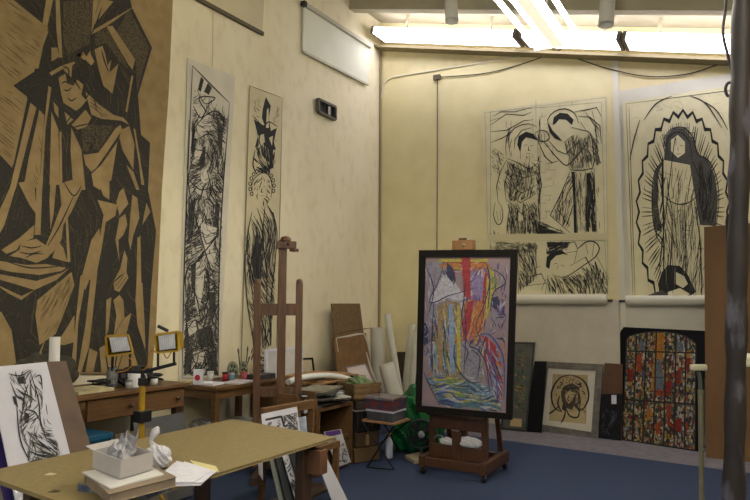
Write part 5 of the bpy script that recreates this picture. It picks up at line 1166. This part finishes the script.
    mx = N.new('ShaderNodeMix'); mx.data_type = 'RGBA'; mx.blend_type = 'MULTIPLY'; mx.inputs[0].default_value = 1; L.new(cr.outputs[0], mx.inputs[6]); L.new(r2.outputs[0], mx.inputs[7]); L.new(mx.outputs[2], bs.inputs['Base Color'])
    b = MB(); A = '627,339 630,336 636,334 645,332.5 656,331.5 666,332 676,333.5 685,336 692,340 696,344 695,450 622,439.5'
    b.ink(P, A, .003, gm); R = random.Random(12)
    cols = {'amber':(176,120,42),'red':(132,34,24),'cream':(176,168,146),'blue':(66,78,108),'olive':(100,100,46),'slate':(104,112,126),'flame':(150,70,30)}
    M_ = {k: mat('glass_'+k, v, tuple(max(0,q-40) for q in v), 60, .3) for k, v in cols.items()}
    for k in range(150):
        x = R.uniform(626,693); y = R.uniform(340,440+(x-622)*.13); kk = R.choice(['cream','red','cream','amber','slate','blue','flame','olive'])
        s_ = R.uniform(.8,1.9); P_ = [(x+s_*math.cos(a)*R.uniform(.6,1.2), y+1.6*s_*math.sin(a)*R.uniform(.6,1.3)) for a in (0,1.2,2.4,3.7,5)]
        b.ink(P, P_, .0036, M_[kk])
    for q, kk in (('655,333 664,333 664,350 662,362 657,362 655,350','amber'),('655,362 658,358 662,362 664,385 663,390 654,390','slate'),('654,390 664,390 664,396 654,396','flame'),('666,382 670,378 672,384 670,396 666,396','red'),('686,358 691,358 690,372 687,374','red'),('684,352 691,350 690,358 685,358','amber'),('676,372 681,368 680,382 676,388','red'),('653,364 655,352 654,392 651,388','amber'),
                  ('636,356 642,352 642,372 637,372','flame'),('629,370 634,368 633,382 629,382','red'),('676,342 683,342 681,352 676,350','slate'),('639,342 645,342 644,352 640,352','slate'),('675,420 682,418 681,432 675,432','red'),('666,406 671,404 671,418 667,418','flame'),('655,424 661,422 661,434 656,434','flame'),('647,410 652,408 651,420 647,420','amber')):
        b.ink(P, q, .0042, M_[kk])
    lead = mat('lead',(20,22,22),rough=.5)
    f = lambda x: 622+ (x)*73/7.0
    for k in range(1,7):
        s0 = k/7; xt = 627+s0*69; xb_ = 622+s0*73; yt = (336,333,332,331.6,333,336)[k-1]; yb = 439.5+s0*10.5
        b.line(P, [(xt,yt),(xb_,yb)], 1.6, .0048, lead, False)
    for yl, yr_, w_ in ((351,353,1.5),(362.5,365.5,.5),(376,379.5,.5),(390,394,.5),(399.5,404.5,1.8),(414,420,.5),(427,433,.5)):
        b.line(P, [(624+(439-yl)*.03,yl),(695.5,yr_)], w_, .0049, lead, False)
    b.line(P, pts(A)+[pts(A)[0]], 1.3, .005, lead, False)
    b.build('glass_design', None, t)
wall_pictures()
# ---------------------------------------------------------------- right edge
def right_edge():
    P = lean((706,457.5),(760,463), 3); h = [P.hit(*c) for c in ((704,227),(775,221),(775,464.5),(706,457.5))]
    b = MB(); b.slab(h, .018, P.n); tag(b.build('plywood_sheet', mat('ply',(104,74,42),(116,84,52),4,.7,.05,(1,1,.3)), None), 'tall plain brown sheet of board standing behind the rough post', 'board')
    # roller stand: thin tube with a cream pad
    D = Plane(onZ(0).hit(701,508), (AX[2].x,AX[2].y,0)); f = Vector((AX[2].x,AX[2].y,0)).normalized(); u = Vector((AX[0].x,AX[0].y,0)).normalized()
    khaki = mat('khaki_metal',(120,116,92),(104,100,80),8,.5); c = D.hit(701,480); cp = mat('cream_pad',(186,184,156),rough=.6)
    t = thing('support_stand', 'thin metal stand with a cream pad on top, left of the brown sheet', 'stand', (c.x,c.y,0))
    tp = D.hit(700.5,392); MB().tube([(c.x,c.y,.02),tp], .019, 12).build('pole', khaki, t)
    b = MB(); b.tube([tp, D.hit(700,380), D.hit(698.5,372)], .015, 10); b.build('inner_pole', mat('green_grey',(76,84,76),rough=.4), t)
    b = MB(); b.bar(D.hit(690.5,367.5), D.hit(706.5,367.5), .05, .05); b.build('pad', cp, t, .012)
    MB().lathe(D.hit(701,449)-f*.016, [(.012,0),(.012,.02),(0,.022)], 10, u).build('clamp_knob', steel, t); MB().tube([D.hit(701,394), D.hit(701,390)], .024, 12).build('collar', khaki, t)
    MB().lathe((c.x,c.y,0), [(0,0),(.14,0),(.135,.015),(.02,.03),(0,.03)], 24).build('foot', khaki, t)
    # chair-like thing right of the post
    P2 = onY(4.2); c = P2.hit(768,370)
    t = thing('stool', 'tall stool with a cream seat and black sides at the right edge behind the post', 'stool', (c.x,4.2,0))
    a = P2.hit(744,357); d = P2.hit(744,367); MB().box((a.x,4.2,d.z),(a.x+.4,4.56,a.z)).build('seat', cp, t, .012)
    e = P2.hit(745,390); g = P2.hit(745,412); MB().box((a.x+.03,4.23,g.z),(a.x+.37,4.53,e.z)).build('drawer_box', black, t)
    for x in (a.x+.05, a.x+.35):
        for y in (4.24,4.52): MB().bar((x,y,0),(x,y,d.z), .035, .035,(0,1,0)).build('leg', wood_d, t)
    # the post
    Pp = onY(2.75); top = Pp.hit(743,-40); bot = Pp.hit(733.5,500); d = (top-bot); 
    zt = roof(top.x)+.12; A = bot + d*((0.004-bot.z)/d.z); B = bot + d*((zt-bot.z)/d.z)
    n_ = 60; rad = []; R = random.Random(5); path = []
    for i in range(n_+1):
        s = i/n_; path.append(A.lerp(B,s)); zz = A.z+(B.z-A.z)*s
        rad.append(.036 + .003*math.sin(i*1.7) + R.uniform(-.0015,.0015) + (.012*max(0,1-zz/1.0)))
    b = MB(); b.tube(path, rad, 18)
    pm = mat('post_rust',(24,18,19),(38,29,27),14,.6,.5,(1,1,.5),detail=8)
    nt = pm.node_tree; N = nt.nodes; L = nt.links; bs = N['Principled BSDF']; nz = N.new('ShaderNodeTexNoise'); nz.inputs['Scale'].default_value = 11; nz.inputs['Detail'].default_value = 9; tc = [x for x in N if x.type=='TEX_COORD'][0]
    mp = N.new('ShaderNodeMapping'); mp.inputs['Scale'].default_value = (1,1,.35); L.new(tc.outputs['Object'], mp.inputs[0]); L.new(mp.outputs[0], nz.inputs['Vector'])
    cr = N.new('ShaderNodeValToRGB'); cr.color_ramp.elements[0].position = .56; cr.color_ramp.elements[1].position = .66; cr.color_ramp.elements[1].color = (.8,.8,.8,1); L.new(nz.outputs[0], cr.inputs[0])
    mx = N.new('ShaderNodeMix'); mx.data_type = 'RGBA'; prev = bs.inputs['Base Color'].links[0].from_socket; L.new(cr.outputs[0], mx.inputs[0]); L.new(prev, mx.inputs[6]); mx.inputs[7].default_value = col(88,86,98); L.new(mx.outputs[2], bs.inputs['Base Color'])
    tag(b.build('post', pm), 'dark rusty post with flaking pale paint at the right edge of the view', 'post')
    Pc = Plane(Pp.p + Vector((0,.06,0)), Pp.n)
    b = MB(); b.tube([Pc.hit(x,y) for x,y in curve(pts('725,-60 726,0 723,32 728,56 733,78 732,92 728,96 725.5,90 727,84 731,83 734,90 734,120'))], .0055, 8)
    tag(b.build('cable', mat('cable_grey',(70,62,60),rough=.6)), 'loose grey cable hanging beside the post with a small loop', 'cable')
    b = MB(); b.tube([Pc.hit(x,y)-Vector((0,.0,0)) for x,y in curve(pts('730,214 728.5,226 729,244'))], [.012]*5+[.01]*6, 8); tag(b.build('post_hook', blackm), 'small dark hook on the left side of the post', 'hook')
right_edge()
print('END')
